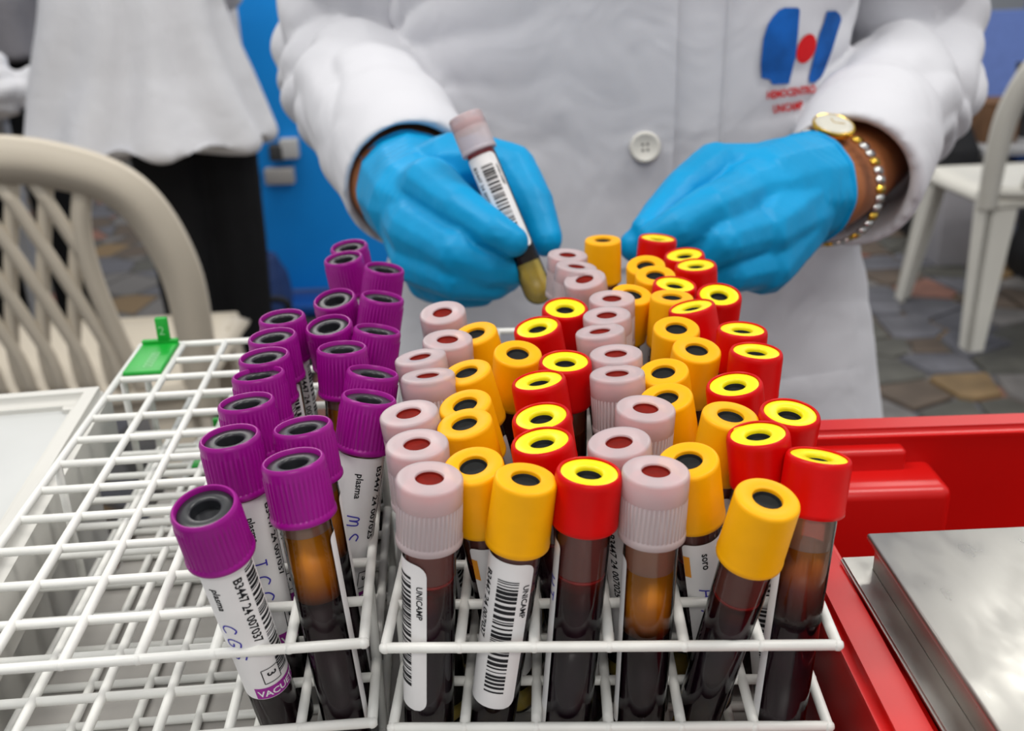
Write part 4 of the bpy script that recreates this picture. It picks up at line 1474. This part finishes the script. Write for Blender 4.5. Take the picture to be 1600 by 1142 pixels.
# ------------------------------------------------------------------ people in the background
COAT2 = mat_fabric('white_coat_cloth', (0.74, 0.74, 0.77), 0.05, 0.35)
GREYC = mat_fabric('grey_coat_cloth', (0.17, 0.165, 0.18), 0.08, 0.3)
def bystander(x, y, z_hem, width, cloth, label, scale=1.0, flare=0.06, trouser=TROU, turn=0.0, legs=((-.085, 0), (.085, .04))):
    root = empty('person', (x, y, 0.0), Quaternion((0, 0, 1), turn))
    bm = bmesh.new()
    W = width / 2
    loft_bm(bm, [ell_ring((0, 0), W + flare, .17 + flare * .5, z_hem), ell_ring((0, 0), W + flare * .5, .155, z_hem + .15), ell_ring((0, 0), W, .14, 1.0), ell_ring((0, 0), W * .92, .125, 1.08),
                 ell_ring((0, 0), W * 1.02, .13, 1.22), ell_ring((0, 0), W * 1.08, .12, 1.36), ell_ring((0, 0), W * .95, .10, 1.43), ell_ring((0, 0), W * .35, .07, 1.49)])
    for s in (-1, 1):
        chain_bm(bm, [(Vector((s * W * .95, 0, 1.38)), .062), (Vector((s * W * 1.18, -.02, 1.12)), .052), (Vector((s * W * .85, .20, 1.02)), .045)], .3)
    me = remeshed('coat', bm_mesh('coat', bm), 0.007, 8)
    for v, n in [(v, v.normal.copy()) for v in me.vertices]:
        c = v.co
        k = min(1, max(0, (1.12 - c.z) / .4))
        a = math.atan2(c.y, c.x)
        v.co += n * (k * 0.017 * math.sin(a * 9 + noise.noise(c * 3) * 2.5) + noise.noise(c * 6) * .006)
    mesh_obj('coat', me, cloth, root)
    bm = bmesh.new()
    for dx, dy in legs:
        chain_bm(bm, [(Vector((dx, dy, .86)), .092), (Vector((dx * 1.1, dy, .48)), .072), (Vector((dx * 1.1, dy, .09)), .055)], .3)
    mesh_obj('trousers', remeshed('trousers', bm_mesh('trousers', bm), .008, 6), trouser, root)
    for dx, dy in legs:
        b = bmesh.new()
        chain_bm(b, [(Vector((dx * 1.1, dy - .03, .045)), .042), (Vector((dx * 1.15, dy + .13, .036)), .036)], .3)
        m2 = remeshed('shoe', bm_mesh('shoe', b), .006, 4)
        for v in m2.vertices: v.co.z = max(v.co.z, 0.012)
        mesh_obj('shoe', m2, mat('black_shoe', (0.015, 0.015, 0.016), 0.4), root)
    bm = bmesh.new()
    chain_bm(bm, [(Vector((0, 0, 1.44)), .055), (Vector((0, .01, 1.53)), .05)], .3)
    for q, r in (((0, .02, 1.64), .080), ((0, .01, 1.67), .083), ((0, .05, 1.585), .055)):
        blob_bm(bm, Vector(q), r)
    hd = mesh_obj('head', remeshed('head', bm_mesh('head', bm), .006, 5), SKIN, root)
    bm = bmesh.new()
    for q, r in (((0, -.015, 1.66), .090), ((0, .01, 1.70), .082), ((0, -.03, 1.60), .075)):
        blob_bm(bm, Vector(q), r)
    mesh_obj('hair', remeshed('hair', bm_mesh('hair', bm), .007, 5), HAIR, hd)
    for s in (-1, 1):
        b = bmesh.new()
        chain_bm(b, [(Vector((s * W * .85, .20, 1.02)), .034), (Vector((s * W * .78, .27, 1.00)), .032), (Vector((s * W * .74, .32, .985)), .018)], .3)
        mesh_obj('hand', remeshed('hand', bm_mesh('hand', b), .005, 4), SKIN, root)
    tag(root, label, 'person')
    return root
bystander(-0.765, 2.26, 0.72, 0.37, COAT2, 'person in white coat and black trousers standing behind the beige chair', flare=0.065, turn=0.1, legs=((.02, 0.02), (.125, .06)))
bystander(-1.42, 2.95, 0.86, 0.36, GREYC, 'person in dark grey top at the upper left corner', turn=-0.2)

# ------------------------------------------------------------------ blue partition and things behind
BLUE = mat('blue_painted_panel', (0.004, 0.30, 0.85), 0.5, 0.4, var=0.08, vscale=3)
DBLUE = mat('deep_blue_panel', (0.006, 0.07, 0.30), 0.5, 0.4, var=0.08, vscale=3)
def panel(px0, px1, depth_y, z0, z1, mats, label, th=0.03):
    xa = plane_x(px0, depth_y)
    xb = plane_x(px1, depth_y)
    root = empty('partition_panel', ((xa + xb) / 2, depth_y, 0))
    box('frame', (0, 0, 0.03), (xb - xa, 0.30, 0.03), mats[1], root, bev=0.004)
    for lx in (-1, 1):
        box('post', (lx * (xb - xa - .03) / 2, 0, (z1 + .045) / 2), (0.03, 0.04, z1 - .045), mats[1], root, bev=0.003)
    box('board', (0, 0, (z0 + z1) / 2), (xb - xa - .02, th, z1 - z0), mats[0], root, bev=0.004)
    tag(root, label, 'panel')
    return root
def plane_x(px, y):
    return y / CF.y * (px - 800) / F_PX * 0.98
bp1 = panel(404, 640, 3.25, 0.06, 1.75, (BLUE, DBLUE), 'tall bright blue partition panel behind the white-coated person')
PAPERW = mat('white_card', (0.72, 0.72, 0.76), 0.7, 0.2, var=0.03)
pb = empty('paper_sheet', (plane_x(395, 3.02), 3.02, 0.0))
def on_y(px, py, y):
    d = at(px, py, 1.0) - CAM
    return CAM + d * (y / d.y)
zA, zB = on_y(395, 110, 3.02).z, on_y(395, -40, 3.02).z
box('sheet', (0, 0, (zA + zB) / 2), (0.16, 0.004, zB - zA), PAPERW, pb)
box('stand', (0, 0.02, zA / 2), (0.02, 0.02, zA), LEGM, pb)
box('foot', (0, 0.02, 0.01), (0.10, 0.10, 0.02), LEGM, pb, bev=0.004)
tag(pb, 'white sheet on a thin stand in front of the blue panel', 'notice board')
# small grey and white boxes fixed on the panel
for k, (px, py, w_, h_, c) in enumerate(((433, 238, .045, .05, (0.05, 0.05, 0.05)), (452, 232, .055, .06, (0.55, 0.54, 0.52)), (437, 275, .09, .05, (0.38, 0.36, 0.34)))):
    p = on_y(px, py, 3.21)
    o = box('socket_box', (p.x, 3.215, p.z), (w_, 0.04, h_), mat('socket_%d' % k, c, 0.5), None, bev=0.004)
    tag(o, ['small black socket box on the blue panel', 'small white socket box on the blue panel', 'wide grey socket box low on the blue panel'][k], 'socket')
# dark bag and blue chair parts beside the panel
def bag(px, py, y, sx, sy, sz, m, m2, label, z=None):
    p = on_y(px, py, y)
    root = empty('bag', (p.x, y, 0 if z is None else z))
    bm = bmesh.new()
    loft_bm(bm, [ell_ring((0, 0), sx * .9, sy, 0.0, 32, 4), ell_ring((0, 0), sx, sy * 1.05, sz * .35, 32, 3.5), ell_ring((0, 0), sx * .92, sy * .8, sz * .8, 32, 3), ell_ring((0, 0), sx * .7, sy * .35, sz, 32, 3)])
    me = remeshed('body', bm_mesh('body', bm), 0.008, 3)
    for v, n in [(v, v.normal.copy()) for v in me.vertices]:
        if v.co.z > 0.02: v.co += n * noise.noise(v.co * 9) * .012
    mesh_obj('body', me, m, root)
    hp = catmull([Vector((-sx * .4, 0, sz * .95)), Vector((-sx * .3, 0, sz * 1.25)), Vector((sx * .3, 0, sz * 1.25)), Vector((sx * .4, 0, sz * .95))], 8)
    mesh_obj('handle', tube_mesh('handle', hp, .010, 8), m2, root)
    tag(root, label, 'bag')
    return root
BLK = mat('black_bag_cloth', (0.012, 0.012, 0.014), 0.7, 0.3, var=0.3, vscale=15)
NAVY = mat('navy_bag_cloth', (0.012, 0.035, 0.13), 0.7, 0.3, var=0.2, vscale=15)
bag(428, 470, 2.62, .10, .10, .18, BLK, BLK, 'black bag on the floor in front of the blue panel')
bag(395, 430, 2.85, .10, .10, .29, NAVY, NAVY, 'navy blue bag standing beside the black bag')

# side table with white bundle behind the left person
TAN = mat('beige_laminate', (0.42, 0.36, 0.30), 0.5, 0.4, var=0.08, vscale=6)
tb = empty('small_table', (-1.52, 2.45, 0.0))
ztb = on_y(20, 178, 2.42).z
box('table_top', (0, 0, ztb - .015), (0.62, 0.36, 0.03), TAN, tb, bev=0.004)
for lx in (-.27, .27):
    for ly in (-.14, .14):
        box('leg', (lx, ly, (ztb - .03) / 2), (.035, .035, ztb - .03), LEGM, tb)
tag(tb, 'beige table behind the left chair', 'table')
bm = bmesh.new()
for q, r in (((0, 0, .05), .055), ((.06, .02, .045), .05), ((-.06, 0, .06), .062), ((-.12, .02, .05), .055), ((-.03, .01, .10), .045)):
    blob_bm(bm, Vector(q), r)
me = remeshed('bundle', bm_mesh('bundle', bm), .006, 4)
for v, n in [(v, v.normal.copy()) for v in me.vertices]:
    v.co += n * noise.noise(v.co * 25) * .014
    v.co.z = max(v.co.z, 0.001)
bo_ = mesh_obj('cloth_bundle', me, COAT2)
bo_.location = (on_y(8, 160, 2.45).x, 2.45, ztb)
tag(bo_, 'crumpled white cloth bundle on the beige table', 'cloth')

# right side: far bench with equipment, blue screen, periwinkle seat
PERI = mat('periwinkle_plastic', (0.16, 0.25, 0.62), 0.5, 0.4, var=0.05)
GREYT = mat('grey_table_top', (0.36, 0.36, 0.37), 0.5, 0.4, var=0.08, vscale=5)
panel(1538, 1760, 5.2, 0.06, 1.6, (BLUE, DBLUE), 'distant blue partition panel in the upper right corner')
ft = empty('far_table', (2.35, 4.1, 0.0))
zft = on_y(1580, 215, 4.0).z
box('table_top', (0, 0, zft - .015), (1.15, 0.6, .03), GREYT, ft, bev=.004)
for lx in (-.53, .53):
    for ly in (-.26, .26):
        box('leg', (lx, ly, (zft - .03) / 2), (.04, .04, zft - .03), LEGM, ft)
tag(ft, 'grey table far behind the pale chair at the right', 'table')
DK = mat('dark_equipment_plastic', (0.03, 0.03, 0.033), 0.5, 0.4, var=0.2, vscale=20)
BRN = mat('brown_cardboard', (0.16, 0.085, 0.045), 0.7, 0.2, var=0.15, vscale=12)
for k, (px, y, sx, sy, sz, m, lab, cat) in enumerate(((1548, 3.98, .14, .16, .14, BRN, 'brown cardboard box on the far grey table', 'box'), (1602, 4.05, .09, .12, .26, DK, 'tall black device on the far grey table', 'device'), (1695, 4.0, .20, .2, .16, BRN, 'wide brown box at the end of the far grey table', 'box'))):
    root = empty('equipment_case' if m is DK else 'cardboard_box', (on_y(px, 200, y).x, y, zft))
    box('body', (0, 0, sz / 2), (sx, sy, sz), m, root, bev=.004)
    box('lid', (0, 0, sz + .006), (sx * 1.02, sy * 1.02, .012), m, root, bev=.002)
    tag(root, lab, cat)
ps = empty('periwinkle_seat', (on_y(1592, 60, 4.7).x, 4.7, 0))
zs = on_y(1592, 90, 4.7).z
b = bmesh.new()
loft_bm(b, [[Vector((x, y + (z - zs) * .15, z)) for x, y in ((-.22 + i, -.02), (.22 - i, -.02), (.22 - i, .02), (-.22 + i, .02))] for z, i in ((zs - .15, .03), (zs, .0), (zs + .12, .005), (zs + .2, .06))])
bmesh.ops.recalc_face_normals(b, faces=b.faces)
mesh_obj('backrest', bm_mesh('backrest', b), PERI, ps, smooth=False)
box('seat', (0, .22, zs - .2), (.42, .42, .03), PERI, ps, bev=.01)
for lx in (-.17, .17):
    for ly in (.04, .40):
        box('leg', (lx, ly, (zs - .215) / 2), (.03, .03, zs - .215), LEGM, ps)
tag(ps, 'periwinkle blue chair back in the upper right corner', 'chair')
# dark bin and pale carton under the pale chair
crt = empty('carton', (on_y(1490, 380, 3.5).x, 3.5, 0))
box('body', (0, 0, .15), (.17, .16, .30), mat('grey_carton', (0.30, 0.29, 0.31), 0.7, var=.1, vscale=8), crt, bev=.004)
box('flap', (0, 0, .304), (.16, .15, .008), mat('grey_carton', (0.3, 0.29, 0.31)), crt)
tag(crt, 'small grey carton on the floor behind the pale chair', 'box')
bag(1462, 330, 3.85, .13, .12, .42, BLK, BLK, 'black bag standing behind the grey carton')
bag(1640, 350, 3.30, .10, .10, .26, BLK, BLK, 'black bag under the far end of the pale chair')
